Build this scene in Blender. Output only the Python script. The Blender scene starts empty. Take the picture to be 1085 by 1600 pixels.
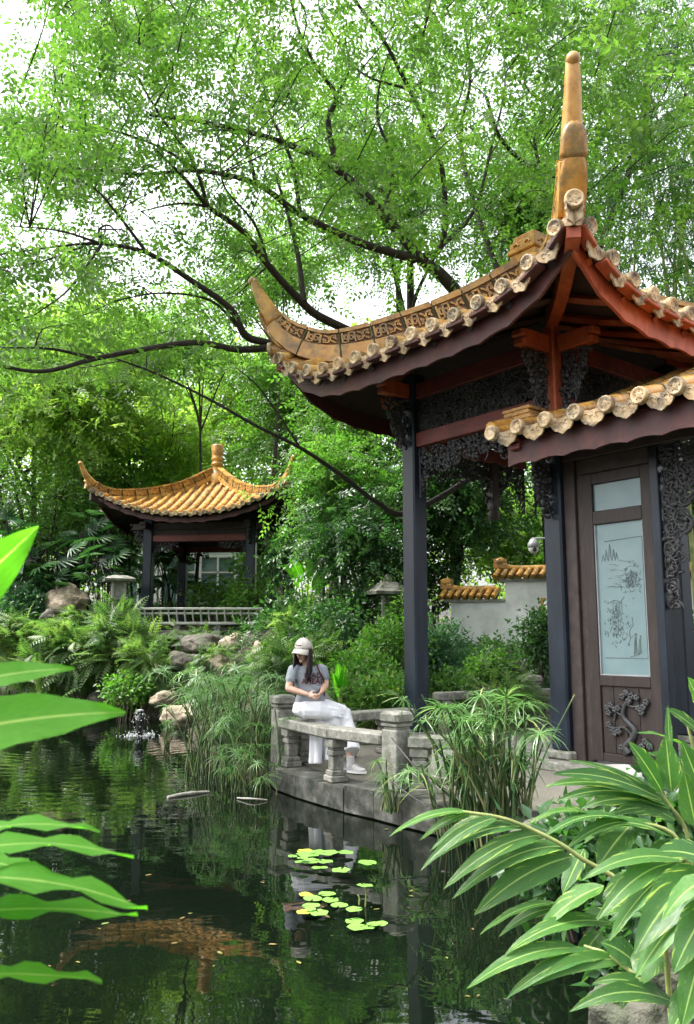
import bpy, math, random
import numpy as np
from mathutils import Vector, Matrix

# ------------------------------------------------------------------ camera, sky, sun, exposure
sc = bpy.context.scene
COL = sc.collection
CAM_H = 1.75
PITCH = math.atan(200 / 1316)
cam_d = bpy.data.cameras.new('camera')
cam = bpy.data.objects.new('camera', cam_d); COL.objects.link(cam)
cam.location = (0, 0, CAM_H); cam.rotation_euler = (math.pi / 2 + PITCH, 0, 0)
cam_d.sensor_fit = 'VERTICAL'; cam_d.sensor_height = 36.0; cam_d.lens = 36 * 1316 / 1600
cam_d.clip_start = 0.05; cam_d.clip_end = 600
cam_d.dof.use_dof = True; cam_d.dof.focus_distance = 9.5; cam_d.dof.aperture_fstop = 7.0
sc.camera = cam

SUN_EL, SUN_AZ = math.radians(60), math.radians(282)      # azimuth measured clockwise from +Y (the viewing direction)
world = bpy.data.worlds.new('World'); sc.world = world; world.use_nodes = True
wn = world.node_tree
sky = wn.nodes.new('ShaderNodeTexSky'); sky.sky_type = 'NISHITA'; sky.sun_disc = False
sky.sun_elevation = SUN_EL; sky.sun_rotation = SUN_AZ
sky.air_density = 1.0; sky.dust_density = 6.0; sky.ozone_density = 0.6
wn.nodes['Background'].inputs['Strength'].default_value = 0.15
hs = wn.nodes.new('ShaderNodeHueSaturation'); hs.inputs['Saturation'].default_value = 0.25      # hazy overcast white
wn.links.new(sky.outputs['Color'], hs.inputs['Color']); wn.links.new(hs.outputs['Color'], wn.nodes['Background'].inputs['Color'])
sun_d = bpy.data.lights.new('sun', 'SUN'); sun_d.energy = 1.5; sun_d.angle = math.radians(25); sun_d.color = (1.0, 0.97, 0.9)
sun = bpy.data.objects.new('sun', sun_d); COL.objects.link(sun)
sun_dir = Vector((math.sin(SUN_AZ) * math.cos(SUN_EL), math.cos(SUN_AZ) * math.cos(SUN_EL), math.sin(SUN_EL)))
sun.rotation_euler = sun_dir.to_track_quat('Z', 'Y').to_euler(); sun.location = sun_dir * 60
vs = sc.view_settings
vs.view_transform = 'Standard'; vs.look = 'None'; vs.exposure = 2.2; vs.gamma = 1.0; vs.use_curve_mapping = False
sc.render.engine = 'CYCLES'
cy = sc.cycles
cy.use_denoising = True
cy.denoiser = 'OPENIMAGEDENOISE'
cy.max_bounces = 7; cy.diffuse_bounces = 4; cy.glossy_bounces = 3; cy.transmission_bounces = 5; cy.transparent_max_bounces = 8
cy.caustics_reflective = False; cy.caustics_refractive = False
cy.sample_clamp_indirect = 6.0
cy.use_adaptive_sampling = True; cy.adaptive_threshold = 0.02

# ------------------------------------------------------------------ helpers
F = 1316.0
CT, ST = math.cos(PITCH), math.sin(PITCH)
def at_y(px, py, Y):
    u = (px - 542.5) / F; v = (800 - py) / F
    dy = CT - v * ST; t = Y / dy
    return Vector((u * t, Y, CAM_H + (ST + v * CT) * t))
def at_z(px, py, z):
    u = (px - 542.5) / F; v = (800 - py) / F
    t = (z - CAM_H) / (ST + v * CT)
    return Vector((u * t, (CT - v * ST) * t, z))
def ppm(Y): return F / Y            # photo pixels per metre at depth Y

def link(o, parent=None):
    COL.objects.link(o)
    if parent is not None: o.parent = parent
    return o
def thing(name, label, cat, loc=(0, 0, 0), rotz=0.0, group=None):
    o = bpy.data.objects.new(name, None); COL.objects.link(o)
    o.empty_display_size = 0.2
    o.location = loc; o.rotation_euler = (0, 0, rotz)
    return tag(o, label, cat, group)
def tag(o, label, cat, group=None):
    o['label'] = label; o['category'] = cat
    if group: o['group'] = group
    return o
def struct(o): o['kind'] = 'structure'; return o
def stuff(o): o['kind'] = 'stuff'; return o

class MB:
    def __init__(s): s.v = []; s.f = []; s.smooth = []
    def add(s, vs, fs, sm=False):
        n = len(s.v); s.v.extend([tuple(p) for p in vs])
        for f in fs: s.f.append(tuple(i + n for i in f)); s.smooth.append(sm)
        return s
    def box(s, c, size, M=None, taper=1.0):
        x, y, z = size[0] / 2, size[1] / 2, size[2] / 2
        P = [(-x, -y, -z), (x, -y, -z), (x, y, -z), (-x, y, -z), (-x * taper, -y * taper, z), (x * taper, -y * taper, z), (x * taper, y * taper, z), (-x * taper, y * taper, z)]
        c = Vector(c)
        P = [((M @ Vector(p)) if M else Vector(p)) + c for p in P]
        return s.add(P, [(3, 2, 1, 0), (4, 5, 6, 7), (0, 1, 5, 4), (1, 2, 6, 5), (2, 3, 7, 6), (3, 0, 4, 7)])
    def bbox(s, c, size, b=0.012, M=None):
        # box with chamfered vertical and horizontal edges
        x, y, z = size[0] / 2, size[1] / 2, size[2] / 2
        b = min(b, x * .45, y * .45, z * .45)
        P = []
        for (zz, i) in ((-z, b), (-z + b, 0), (z - b, 0), (z, b)):
            xx, yy = x - i, y - i
            P += [(-xx + b, -yy, zz), (xx - b, -yy, zz), (xx, -yy + b, zz), (xx, yy - b, zz), (xx - b, yy, zz), (-xx + b, yy, zz), (-xx, yy - b, zz), (-xx, -yy + b, zz)]
        c = Vector(c)
        P = [((M @ Vector(p)) if M else Vector(p)) + c for p in P]
        fs = [tuple(range(7, -1, -1)), tuple(range(24, 32))]
        for k in range(3):
            for i in range(8):
                j = (i + 1) % 8
                fs.append((k * 8 + i, k * 8 + j, k * 8 + 8 + j, k * 8 + 8 + i))
        return s.add(P, fs)
    def tube(s, pts, rad, n=6, cap=True, sm=True, flat=1.0):
        pts = [Vector(p) for p in pts]; m = len(pts)
        if not hasattr(rad, '__len__'): rad = [rad] * m
        t0 = (pts[1] - pts[0]).normalized()
        ref = Vector((0, 0, 1)) if abs(t0.z) < 0.9 else Vector((1, 0, 0))
        a = t0.cross(ref).normalized(); P = []
        for i in range(m):
            t = (pts[min(i + 1, m - 1)] - pts[max(i - 1, 0)])
            if t.length < 1e-9: t = t0
            t = t.normalized(); a = (a - t * a.dot(t))
            if a.length < 1e-6: a = t.orthogonal()
            a.normalize(); b = t.cross(a)
            for k in range(n):
                an = 2 * math.pi * k / n
                P.append(pts[i] + (a * math.cos(an) + b * math.sin(an) * flat) * rad[i])
        fs = []
        for i in range(m - 1):
            for k in range(n):
                j = (k + 1) % n
                fs.append((i * n + k, i * n + j, (i + 1) * n + j, (i + 1) * n + k))
        s.add(P, fs, sm)
        if cap:
            s.add(P[:n], [tuple(range(n - 1, -1, -1))]); s.add(P[-n:], [tuple(range(n))])
        return s
    def lathe(s, prof, n=16, c=(0, 0, 0), M=None, sm=True):
        c = Vector(c); P = []
        for r, z in prof:
            for k in range(n):
                an = 2 * math.pi * k / n
                p = Vector((r * math.cos(an), r * math.sin(an), z))
                P.append(((M @ p) if M else p) + c)
        fs = []
        for i in range(len(prof) - 1):
            for k in range(n):
                j = (k + 1) % n
                fs.append((i * n + k, i * n + j, (i + 1) * n + j, (i + 1) * n + k))
        s.add(P, fs, sm)
        m = len(prof) - 1
        s.add(P[:n], [tuple(range(n - 1, -1, -1))]); s.add(P[m * n:], [tuple(range(n))])
        return s
    def prism(s, poly, d, M=None, c=(0, 0, 0)):
        # polygon in local xz, extruded along y by d (centred)
        n = len(poly); c = Vector(c)
        P = [Vector((x, -d / 2, z)) for x, z in poly] + [Vector((x, d / 2, z)) for x, z in poly]
        P = [((M @ p) if M else p) + c for p in P]
        fs = [tuple(range(n)), tuple(range(2 * n - 1, n - 1, -1))]
        for i in range(n):
            j = (i + 1) % n; fs.append((j, i, n + i, n + j))
        return s.add(P, fs)
    def slab(s, poly, z0, z1):
        n = len(poly)
        P = [Vector((x, y, z0)) for x, y in poly] + [Vector((x, y, z1)) for x, y in poly]
        fs = [tuple(range(n - 1, -1, -1)), tuple(range(n, 2 * n))]
        for i in range(n):
            j = (i + 1) % n; fs.append((i, j, n + j, n + i))
        return s.add(P, fs)
    def blob(s, c, r, jit=0.0, rng=None, M=None):
        P = []
        for v in ICO_V:
            k = 1 + (rng.uniform(-jit, jit) if rng else 0)
            p = Vector((v[0] * r[0] * k, v[1] * r[1] * k, v[2] * r[2] * k))
            P.append(((M @ p) if M else p) + Vector(c))
        return s.add(P, ICO_F, True)
    def mesh(s, name):
        me = bpy.data.meshes.new(name); me.from_pydata(s.v, [], s.f)
        me.polygons.foreach_set('use_smooth', s.smooth); me.update()
        return me
    def build(s, name, mat, parent=None, off=None):
        if off is not None:
            o = Vector(off); s.v = [tuple(Vector(p) - o) for p in s.v]
        me = s.mesh(name)
        if mat: me.materials.append(mat)
        return link(bpy.data.objects.new(name, me), parent)
t_ = (1 + 5 ** .5) / 2
ICO_V = [Vector(p).normalized() for p in [(-1, t_, 0), (1, t_, 0), (-1, -t_, 0), (1, -t_, 0), (0, -1, t_), (0, 1, t_), (0, -1, -t_), (0, 1, -t_), (t_, 0, -1), (t_, 0, 1), (-t_, 0, -1), (-t_, 0, 1)]]
ICO_F = [(0, 11, 5), (0, 5, 1), (0, 1, 7), (0, 7, 10), (0, 10, 11), (1, 5, 9), (5, 11, 4), (11, 10, 2), (10, 7, 6), (7, 1, 8), (3, 9, 4), (3, 4, 2), (3, 2, 6), (3, 6, 8), (3, 8, 9), (4, 9, 5), (2, 4, 11), (6, 2, 10), (8, 6, 7), (9, 8, 1)]
def inst(name, me, parent, loc=(0, 0, 0), rot=None, scale=None):
    o = bpy.data.objects.new(name, me); link(o, parent)
    o.location = loc
    if rot is not None: o.rotation_euler = rot
    if scale is not None: o.scale = scale if hasattr(scale, '__len__') else (scale,) * 3
    return o
def sstep(a, b, x):
    t = np.clip((np.asarray(x, float) - a) / (b - a), 0, 1); return t * t * (3 - 2 * t)
def catmull(P, per=8):
    P = [Vector(p) for p in P]; Q = [P[0] * 2 - P[1]] + P + [P[-1] * 2 - P[-2]]; out = []
    for i in range(1, len(Q) - 2):
        a, b, c, d = Q[i - 1], Q[i], Q[i + 1], Q[i + 2]
        for k in range(per):
            t = k / per
            out.append(0.5 * ((2 * b) + (c - a) * t + (2 * a - 5 * b + 4 * c - d) * t * t + (3 * b - a - 3 * c + d) * t ** 3))
    out.append(P[-1]); return out

# ---- vectorised scatter of small primitives (leaves, fronds, fans)
def np_mesh(name, V, Fc, k, tint=None, mat=None, smooth=False):
    me = bpy.data.meshes.new(name); nF = len(Fc)
    me.vertices.add(len(V)); me.vertices.foreach_set('co', np.ascontiguousarray(V, np.float32).ravel())
    me.loops.add(nF * k); me.loops.foreach_set('vertex_index', np.ascontiguousarray(Fc, np.int32).ravel())
    me.polygons.add(nF); me.polygons.foreach_set('loop_start', np.arange(0, nF * k, k, dtype=np.int32))
    me.polygons.foreach_set('loop_total', np.full(nF, k, np.int32))
    if smooth: me.polygons.foreach_set('use_smooth', np.ones(nF, bool))
    me.update(calc_edges=True)
    if tint is not None:
        a = me.attributes.new('tint', 'FLOAT', 'POINT'); a.data.foreach_set('value', np.ascontiguousarray(tint, np.float32))
    if mat: me.materials.append(mat)
    return me
def frames(axis, nrm):
    axis = axis / (np.linalg.norm(axis, axis=1, keepdims=True) + 1e-9)
    X = np.cross(axis, nrm); X /= (np.linalg.norm(X, axis=1, keepdims=True) + 1e-9)
    Z = np.cross(X, axis)
    return np.stack([X, axis, Z], axis=2)        # columns
def scatter(prim, pos, R, scale, tint):
    pv, pf = prim; n = len(pos); m = len(pv)
    scale = np.asarray(scale, float)
    if scale.ndim == 1: scale = scale[:, None]
    V = np.einsum('nij,nmj->nmi', R, pv[None] * scale[:, None, :]) + pos[:, None, :]
    Fc = pf[None] + (np.arange(n) * m)[:, None, None]
    return V.reshape(-1, 3), Fc.reshape(-1, pf.shape[1]), np.repeat(tint, m)
def merge(parts):
    Vs, Fs, Ts, o = [], [], [], 0
    for V, Fc, T in parts:
        Vs.append(V); Fs.append(Fc + o); Ts.append(T); o += len(V)
    return np.concatenate(Vs), np.concatenate(Fs), np.concatenate(Ts)
def leaf_prim(w=0.5, fold=0.08, droop=0.12):
    return (np.array([(0, 0, 0), (-w / 2, .42, fold), (0, 1, -droop), (w / 2, .42, fold)], float), np.array([(0, 3, 2), (0, 2, 1)]))
def leaf_prim6(w=0.5, fold=0.06, droop=0.15):
    v = [(0, 0, 0), (-w * .42, .25, fold), (-w * .42, .62, fold * .5 - droop * .2), (0, 1, -droop), (w * .42, .62, fold * .5 - droop * .2), (w * .42, .25, fold), (0, .45, -0.01)]
    f = [(0, 6, 1), (1, 6, 2), (2, 6, 3), (3, 6, 4), (4, 6, 5), (5, 6, 0)]
    return np.array(v, float), np.array([t[::-1] for t in f])
def compose(prim, tr):
    # prim copied by a list of (pos, axis, nrm, scale)
    pos = np.array([t[0] for t in tr], float); ax = np.array([t[1] for t in tr], float); nr = np.array([t[2] for t in tr], float)
    sca = np.array([t[3] for t in tr], float)
    V, Fc, _ = scatter(prim, pos, frames(ax, nr), sca, np.zeros(len(pos)))
    return V, Fc
def frond_prim(pairs=16, arch=0.35, wid=0.22):
    lp = leaf_prim(0.3, .03, .1); tr = []
    for i in range(pairs):
        t = (i + .8) / pairs; y = t; z = arch * (t - t * t * 1.25)
        ln = wid * math.sin(math.pi * (0.12 + 0.86 * t ** .8)) + .02
        for sgn in (-1, 1):
            tr.append(((0, y, z), (sgn * 1.0, .45, -.18), (0, 0, 1), ln))
    tr.append(((0, .93, arch * (.93 - .93 ** 2 * 1.25)), (0, 1, -.6), (0, 0, 1), .1))
    return compose(lp, tr)
def fan_prim(n=9, spread=2.3, w=0.13, droop=0.25):
    lp = leaf_prim(w, .02, droop); tr = []
    for i in range(n):
        a = (i / (n - 1) - .5) * spread
        tr.append(((0, 0, 0), (math.sin(a), math.cos(a), 0.05), (0, 0, 1), 1.0 - .25 * abs(a) / spread))
    return compose(lp, tr)
def spray_prim(n=6, w=0.14, rng=random.Random(4)):
    lp = leaf_prim(w, .02, .2); tr = []
    for i in range(n):
        a = (i / (n - 1) - .5) * 2.2 + rng.uniform(-.2, .2)
        tr.append(((0, .25 * (i % 3) - .2, 0), (math.sin(a), math.cos(a) * .9 + .1, rng.uniform(-.5, .1)), (rng.uniform(-.3, .3), 0, 1), rng.uniform(.7, 1.05)))
    return compose(lp, tr)
# ------------------------------------------------------------------ materials
def nodes_of(name):
    m = bpy.data.materials.new(name); m.use_nodes = True
    return m, m.node_tree, m.node_tree.nodes['Principled BSDF']
def nd(nt, typ, **kw):
    n = nt.nodes.new(typ)
    for k, v in kw.items(): setattr(n, k, v)
    return n
def noise(nt, co, scale, detail=4, rough=.55, dim='3D'):
    n = nd(nt, 'ShaderNodeTexNoise', noise_dimensions=dim)
    n.inputs['Scale'].default_value = scale; n.inputs['Detail'].default_value = detail; n.inputs['Roughness'].default_value = rough
    nt.links.new(co, n.inputs['Vector']); return n
def ramp(nt, src, stops):
    r = nd(nt, 'ShaderNodeValToRGB'); el = r.color_ramp.elements
    while len(el) < len(stops): el.new(.5)
    for e, (p, c) in zip(el, stops): e.position = p; e.color = (c[0], c[1], c[2], 1)
    nt.links.new(src, r.inputs['Fac']); return r
def mixc(nt, fac, a, b, mode='MIX'):
    m = nd(nt, 'ShaderNodeMix', data_type='RGBA', blend_type=mode)
    for sock, v in ((m.inputs[0], fac), (m.inputs[6], a), (m.inputs[7], b)):
        if hasattr(v, 'is_linked'): nt.links.new(v, sock)
        elif hasattr(v, '__len__'): sock.default_value = (v[0], v[1], v[2], 1)
        else: sock.default_value = v
    return m.outputs[2]
def obj_co(nt, world_space=False):
    if world_space:
        g = nd(nt, 'ShaderNodeNewGeometry'); return g.outputs['Position']
    t = nd(nt, 'ShaderNodeTexCoord'); oi = nd(nt, 'ShaderNodeObjectInfo')
    a = nd(nt, 'ShaderNodeVectorMath', operation='ADD')
    s = nd(nt, 'ShaderNodeMath', operation='MULTIPLY'); s.inputs[1].default_value = 37.0
    nt.links.new(oi.outputs['Random'], s.inputs[0])
    nt.links.new(t.outputs['Object'], a.inputs[0]); nt.links.new(s.outputs[0], a.inputs[1])
    return a.outputs[0]
def bump(nt, bsdf, h, strength, dist=.02):
    b = nd(nt, 'ShaderNodeBump'); b.inputs['Strength'].default_value = strength; b.inputs['Distance'].default_value = dist
    nt.links.new(h, b.inputs['Height']); nt.links.new(b.outputs[0], bsdf.inputs['Normal']); return b
def m_var(name, stops, scale=6, rough=.6, bmp=.3, bscale=40, bdist=.01, stretch=None, spec=.5, rvar=.0, stain=None, stain_scale=2.5, stain_amt=.5, ws=False, coat=0, orand=0.0, st=(.45, .62)):
    m, nt, b = nodes_of(name)
    co = obj_co(nt, ws)
    if stretch:
        mp = nd(nt, 'ShaderNodeMapping'); mp.inputs['Scale'].default_value = stretch
        nt.links.new(co, mp.inputs['Vector']); co2 = mp.outputs[0]
    else: co2 = co
    n1 = noise(nt, co2, scale, 6, .6)
    c = ramp(nt, n1.outputs['Fac'], stops).outputs[0]
    if stain is not None:
        n2 = noise(nt, co, stain_scale, 5, .65)
        k = ramp(nt, n2.outputs['Fac'], [(st[0], (0, 0, 0)), (st[1], (stain_amt,) * 3)]).outputs[0]
        c = mixc(nt, k, c, stain)
    if orand:      # each piece fired and weathered a little differently
        oi = nd(nt, 'ShaderNodeObjectInfo'); k2 = ramp(nt, oi.outputs['Random'], [(0, (1 - orand,) * 3), (.5, (1, 1, 1)), (1, (1 - orand * .4, 1 - orand * .5, 1 - orand * .7))]).outputs[0]
        c = mixc(nt, 1.0, c, k2, 'MULTIPLY')
    nt.links.new(c, b.inputs['Base Color'])
    b.inputs['Roughness'].default_value = rough
    b.inputs['Specular IOR Level'].default_value = spec
    if coat: b.inputs['Coat Weight'].default_value = coat; b.inputs['Coat Roughness'].default_value = .15
    if rvar:
        r = nd(nt, 'ShaderNodeMapRange'); r.inputs[3].default_value = rough - rvar; r.inputs[4].default_value = rough + rvar
        nt.links.new(n1.outputs['Fac'], r.inputs[0]); nt.links.new(r.outputs[0], b.inputs['Roughness'])
    if bmp:
        n3 = noise(nt, co2, bscale, 5, .6); bump(nt, b, n3.outputs['Fac'], bmp, bdist)
    return m
def m_leaf(name, stops, trans=.4, tcol=(.9, 1.15, .45), rough=.45, spec=.4):
    m, nt, b = nodes_of(name)
    at = nd(nt, 'ShaderNodeAttribute', attribute_name='tint')
    c = ramp(nt, at.outputs['Fac'], stops).outputs[0]
    nt.links.new(c, b.inputs['Base Color']); b.inputs['Roughness'].default_value = rough; b.inputs['Specular IOR Level'].default_value = spec
    tr = nd(nt, 'ShaderNodeBsdfTranslucent')
    tc = mixc(nt, 1.0, c, tcol, 'MULTIPLY')
    tc2 = mixc(nt, 1.0, tc, (1.9, 1.9, 1.9), 'MULTIPLY')
    nt.links.new(tc2, tr.inputs['Color'])
    ms = nd(nt, 'ShaderNodeMixShader'); ms.inputs[0].default_value = trans
    nt.links.new(b.outputs[0], ms.inputs[1]); nt.links.new(tr.outputs[0], ms.inputs[2])
    nt.links.new(ms.outputs[0], nt.nodes['Material Output'].inputs['Surface'])
    return m

M = {}
M['tile'] = m_var('glazed_tile', [(.25, (.28, .12, .025)), (.45, (.57, .29, .065)), (.62, (.66, .38, .10)), (.8, (.70, .53, .27))], 5, .28, .25, 30, .006, stain=(.075, .065, .045), stain_scale=4.5, stain_amt=.7, rvar=.14, orand=.35)
M['ridge'] = m_var('glazed_ridge', [(.25, (.33, .15, .035)), (.5, (.58, .30, .07)), (.75, (.66, .42, .14))], 3.5, .3, .25, 26, .006, stain=(.10, .085, .05), stain_scale=4, stain_amt=.65, rvar=.12, orand=.2)
M['tile_end'] = m_var('tile_end_clay', [(.3, (.36, .22, .10)), (.5, (.62, .45, .25)), (.75, (.74, .62, .44))], 9, .6, .5, 46, .012, stain=(.05, .045, .035), stain_scale=6, stain_amt=.8, orand=.4)
M['tile_bed'] = m_var('tile_bed', [(.3, (.24, .12, .04)), (.6, (.46, .26, .09)), (.8, (.34, .27, .13))], 6, .55, .4, 30, .01, stain=(.06, .08, .03), stain_scale=4, stain_amt=.6)
M['ridge_recess'] = m_var('dark_glaze_recess', [(.3, (.10, .05, .018)), (.7, (.24, .12, .035))], 9, .6, .3, 40, .006, stain=(.05, .045, .02), stain_amt=.6)  # darker brown glaze for the ground behind the ridge relief
M['moss_joint'] = m_var('mossy_joint', [(.3, (.03, .035, .02)), (.7, (.09, .10, .04))], 20, .9, .5, 60)
M['column'] = m_var('dark_lacquer', [(.3, (.007, .010, .016)), (.6, (.015, .023, .036)), (.85, (.034, .050, .076))], 5, .36, .12, 30, .004, stretch=(1, 1, .25), rvar=.12, spec=.3)
M['red'] = m_var('red_timber', [(.3, (.10, .022, .018)), (.55, (.19, .038, .03)), (.8, (.25, .065, .048))], 7, .55, .2, 50, .004, stretch=(.3, 1, 1), stain=(.07, .02, .015), stain_amt=.4)
M['red_shaded'] = m_var('shaded_red_timber', [(.3, (.045, .014, .012)), (.55, (.085, .022, .018)), (.8, (.12, .036, .028))], 7, .6, .25, 50, .004, stain=(.03, .014, .012), stain_amt=.5)  # red timber with the eave's shade put into the colour
M['red_lit'] = m_var('lit_red_timber', [(.3, (.27, .05, .02)), (.55, (.45, .095, .035)), (.8, (.50, .15, .065))], 7, .55, .25, 50, .004, stretch=(1, 1, .4), stain=(.12, .03, .015), stain_amt=.4)  # red timber with the light on the right face put into the colour
M['dark_wood'] = m_var('dark_timber', [(.3, (.02, .014, .012)), (.6, (.045, .03, .026)), (.8, (.07, .045, .035))], 8, .6, .25, 40, .005)
M['ceiling'] = m_var('soffit_timber', [(.3, (.018, .010, .009)), (.7, (.045, .02, .016))], 8, .8, .2, 40)
M['carved'] = m_var('carved_black_wood', [(.3, (.016, .017, .018)), (.6, (.04, .041, .043)), (.85, (.085, .085, .085))], 14, .55, .3, 60, .004)
M['door'] = m_var('weathered_door_timber', [(.25, (.010, .006, .005)), (.5, (.022, .013, .010)), (.75, (.045, .030, .023))], 7, .6, .35, 45, .005, stretch=(3, 3, .35), stain=(.02, .012, .01), stain_amt=.5)
M['stone'] = m_var('weathered_granite', [(.3, (.14, .138, .115)), (.55, (.25, .245, .21)), (.75, (.36, .35, .31))], 22, .85, .5, 90, .006, stain=(.075, .08, .06), stain_scale=4.5, stain_amt=.75)
M['kerb'] = m_var('stained_kerb_stone', [(.3, (.045, .046, .036)), (.55, (.10, .10, .083)), (.75, (.24, .235, .21))], 8, .85, .6, 60, .01, stain=(.014, .018, .011), stain_scale=3.6, stain_amt=1.0, ws=True, st=(.38, .58))
M['stone_pale'] = m_var('pale_cement', [(.3, (.24, .235, .21)), (.7, (.36, .355, .33))], 12, .8, .3, 60, .005, stain=(.14, .14, .11), stain_amt=.5)
M['rail_pale'] = m_var('pale_concrete_rail', [(.3, (.40, .39, .36)), (.7, (.56, .55, .52))], 12, .8, .3, 60, .005, stain=(.2, .2, .17), stain_amt=.4)
M['plaster'] = m_var('white_plaster', [(.3, (.80, .81, .80)), (.7, (.88, .88, .87))], 2.5, .85, .2, 30, .005, stain=(.36, .37, .34), stain_scale=1.6, stain_amt=.35)
M['bark'] = m_var('dark_bark', [(.3, (.014, .011, .009)), (.6, (.035, .027, .02)), (.85, (.07, .06, .045))], 12, .85, .7, 30, .02, stretch=(1, 1, .4))
M['bark_pale'] = m_var('pale_bark', [(.3, (.06, .05, .035)), (.6, (.14, .115, .08)), (.85, (.22, .19, .14))], 14, .85, .7, 40, .02, stretch=(1, 1, .3))
M['rock'] = m_var('buff_rock', [(.25, (.10, .08, .055)), (.5, (.27, .215, .155)), (.75, (.43, .37, .29))], 3.0, .9, .9, 9, .06, stain=(.07, .075, .04), stain_scale=2.0, stain_amt=.7)
M['rock_dark'] = m_var('dark_rock', [(.25, (.035, .03, .025)), (.5, (.09, .08, .065)), (.75, (.19, .165, .135))], 3.0, .85, .9, 9, .06, stain=(.03, .045, .018), stain_scale=2.2, stain_amt=.8)
M['soil'] = m_var('leaf_litter_soil', [(.3, (.018, .016, .01)), (.55, (.045, .038, .022)), (.75, (.04, .055, .02))], 3, .95, .8, 14, .06, ws=True)
M['pave'] = m_var('pebble_paving', [(.35, (.09, .08, .065)), (.5, (.17, .155, .13)), (.68, (.27, .25, .21))], 55, .85, .7, 70, .012, stain=(.11, .115, .075), stain_scale=1.6, stain_amt=.5, ws=True)
M['metal'] = m_var('grey_pole_metal', [(.3, (.25, .26, .27)), (.7, (.40, .41, .42))], 8, .45, .05, 40)
M['white'] = m_var('white_painted', [(.3, (.68, .69, .68)), (.7, (.80, .80, .79))], 8, .45, .05, 40)
M['black'] = m_var('black_plastic', [(.3, (.012, .012, .013)), (.7, (.03, .03, .032))], 8, .35, .05, 40)
M['ink'] = m_var('etched_ink_line', [(.3, (.05, .075, .075)), (.7, (.11, .15, .15))], 10, .7, 0)
M['wall_grey'] = m_var('pale_building_wall', [(.3, (.38, .41, .42)), (.7, (.50, .53, .53))], 3, .8, .1, 20)
M['deadwood'] = m_var('bleached_dead_branch', [(.3, (.22, .20, .16)), (.7, (.44, .42, .37))], 14, .8, .4, 40)
# frosted pane lit from both sides
def m_frost():
    m, nt, b = nodes_of('frosted_teal_glass')
    n = noise(nt, obj_co(nt), 3, 3)
    c = ramp(nt, n.outputs['Fac'], [(.3, (.25, .37, .39)), (.7, (.32, .44, .455))]).outputs[0]
    nt.links.new(c, b.inputs['Base Color']); b.inputs['Roughness'].default_value = .32; b.inputs['Coat Weight'].default_value = .5; b.inputs['Coat Roughness'].default_value = .05
    tr = nd(nt, 'ShaderNodeBsdfTranslucent'); nt.links.new(c, tr.inputs['Color'])
    ms = nd(nt, 'ShaderNodeMixShader'); ms.inputs[0].default_value = .45
    nt.links.new(b.outputs[0], ms.inputs[1]); nt.links.new(tr.outputs[0], ms.inputs[2])
    nt.links.new(ms.outputs[0], nt.nodes['Material Output'].inputs['Surface']); return m
M['frost'] = m_frost()
def m_glass_dark():
    m, nt, b = nodes_of('window_glass'); b.inputs['Base Color'].default_value = (.12, .2, .2, 1); b.inputs['Roughness'].default_value = .08; return m
M['glass'] = m_glass_dark()
def m_water():
    m, nt, b = nodes_of('pond_water')
    pos = obj_co(nt, True)
    n0 = noise(nt, pos, .5, 2)
    c = ramp(nt, n0.outputs['Fac'], [(.3, (.0015, .003, .0015)), (.7, (.0035, .0065, .0035))]).outputs[0]
    nt.links.new(c, b.inputs['Base Color'])
    b.inputs['Roughness'].default_value = .015; b.inputs['IOR'].default_value = 1.36; b.inputs['Specular IOR Level'].default_value = .5
    mp = nd(nt, 'ShaderNodeMapping'); mp.inputs['Scale'].default_value = (1.0, 1.6, 1.0); nt.links.new(pos, mp.inputs['Vector'])
    n1 = noise(nt, mp.outputs[0], 1.7, 3, .45)
    # rings spreading from the fountain
    sub = nd(nt, 'ShaderNodeVectorMath', operation='DISTANCE'); nt.links.new(pos, sub.inputs[0]); sub.inputs[1].default_value = (-3.83, 15.97, 0)
    mu = nd(nt, 'ShaderNodeMath', operation='MULTIPLY'); mu.inputs[1].default_value = 22.0; nt.links.new(sub.outputs['Value'], mu.inputs[0])
    nw = noise(nt, pos, 1.2, 2); nwm = nd(nt, 'ShaderNodeMath', operation='MULTIPLY_ADD'); nwm.inputs[1].default_value = 9.0
    nt.links.new(nw.outputs['Fac'], nwm.inputs[0]); nt.links.new(mu.outputs[0], nwm.inputs[2])
    si = nd(nt, 'ShaderNodeMath', operation='SINE'); nt.links.new(nwm.outputs[0], si.inputs[0])
    fo = nd(nt, 'ShaderNodeMapRange'); fo.inputs[1].default_value = 0; fo.inputs[2].default_value = 9.5; fo.inputs[3].default_value = .26; fo.inputs[4].default_value = 0.0
    nt.links.new(sub.outputs['Value'], fo.inputs[0])
    rm = nd(nt, 'ShaderNodeMath', operation='MULTIPLY'); nt.links.new(si.outputs[0], rm.inputs[0]); nt.links.new(fo.outputs[0], rm.inputs[1])
    ad = nd(nt, 'ShaderNodeMath', operation='ADD'); nt.links.new(n1.outputs['Fac'], ad.inputs[0]); nt.links.new(rm.outputs[0], ad.inputs[1])
    bump(nt, b, ad.outputs[0], .055, .05)
    return m
M['water'] = m_water()
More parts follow.
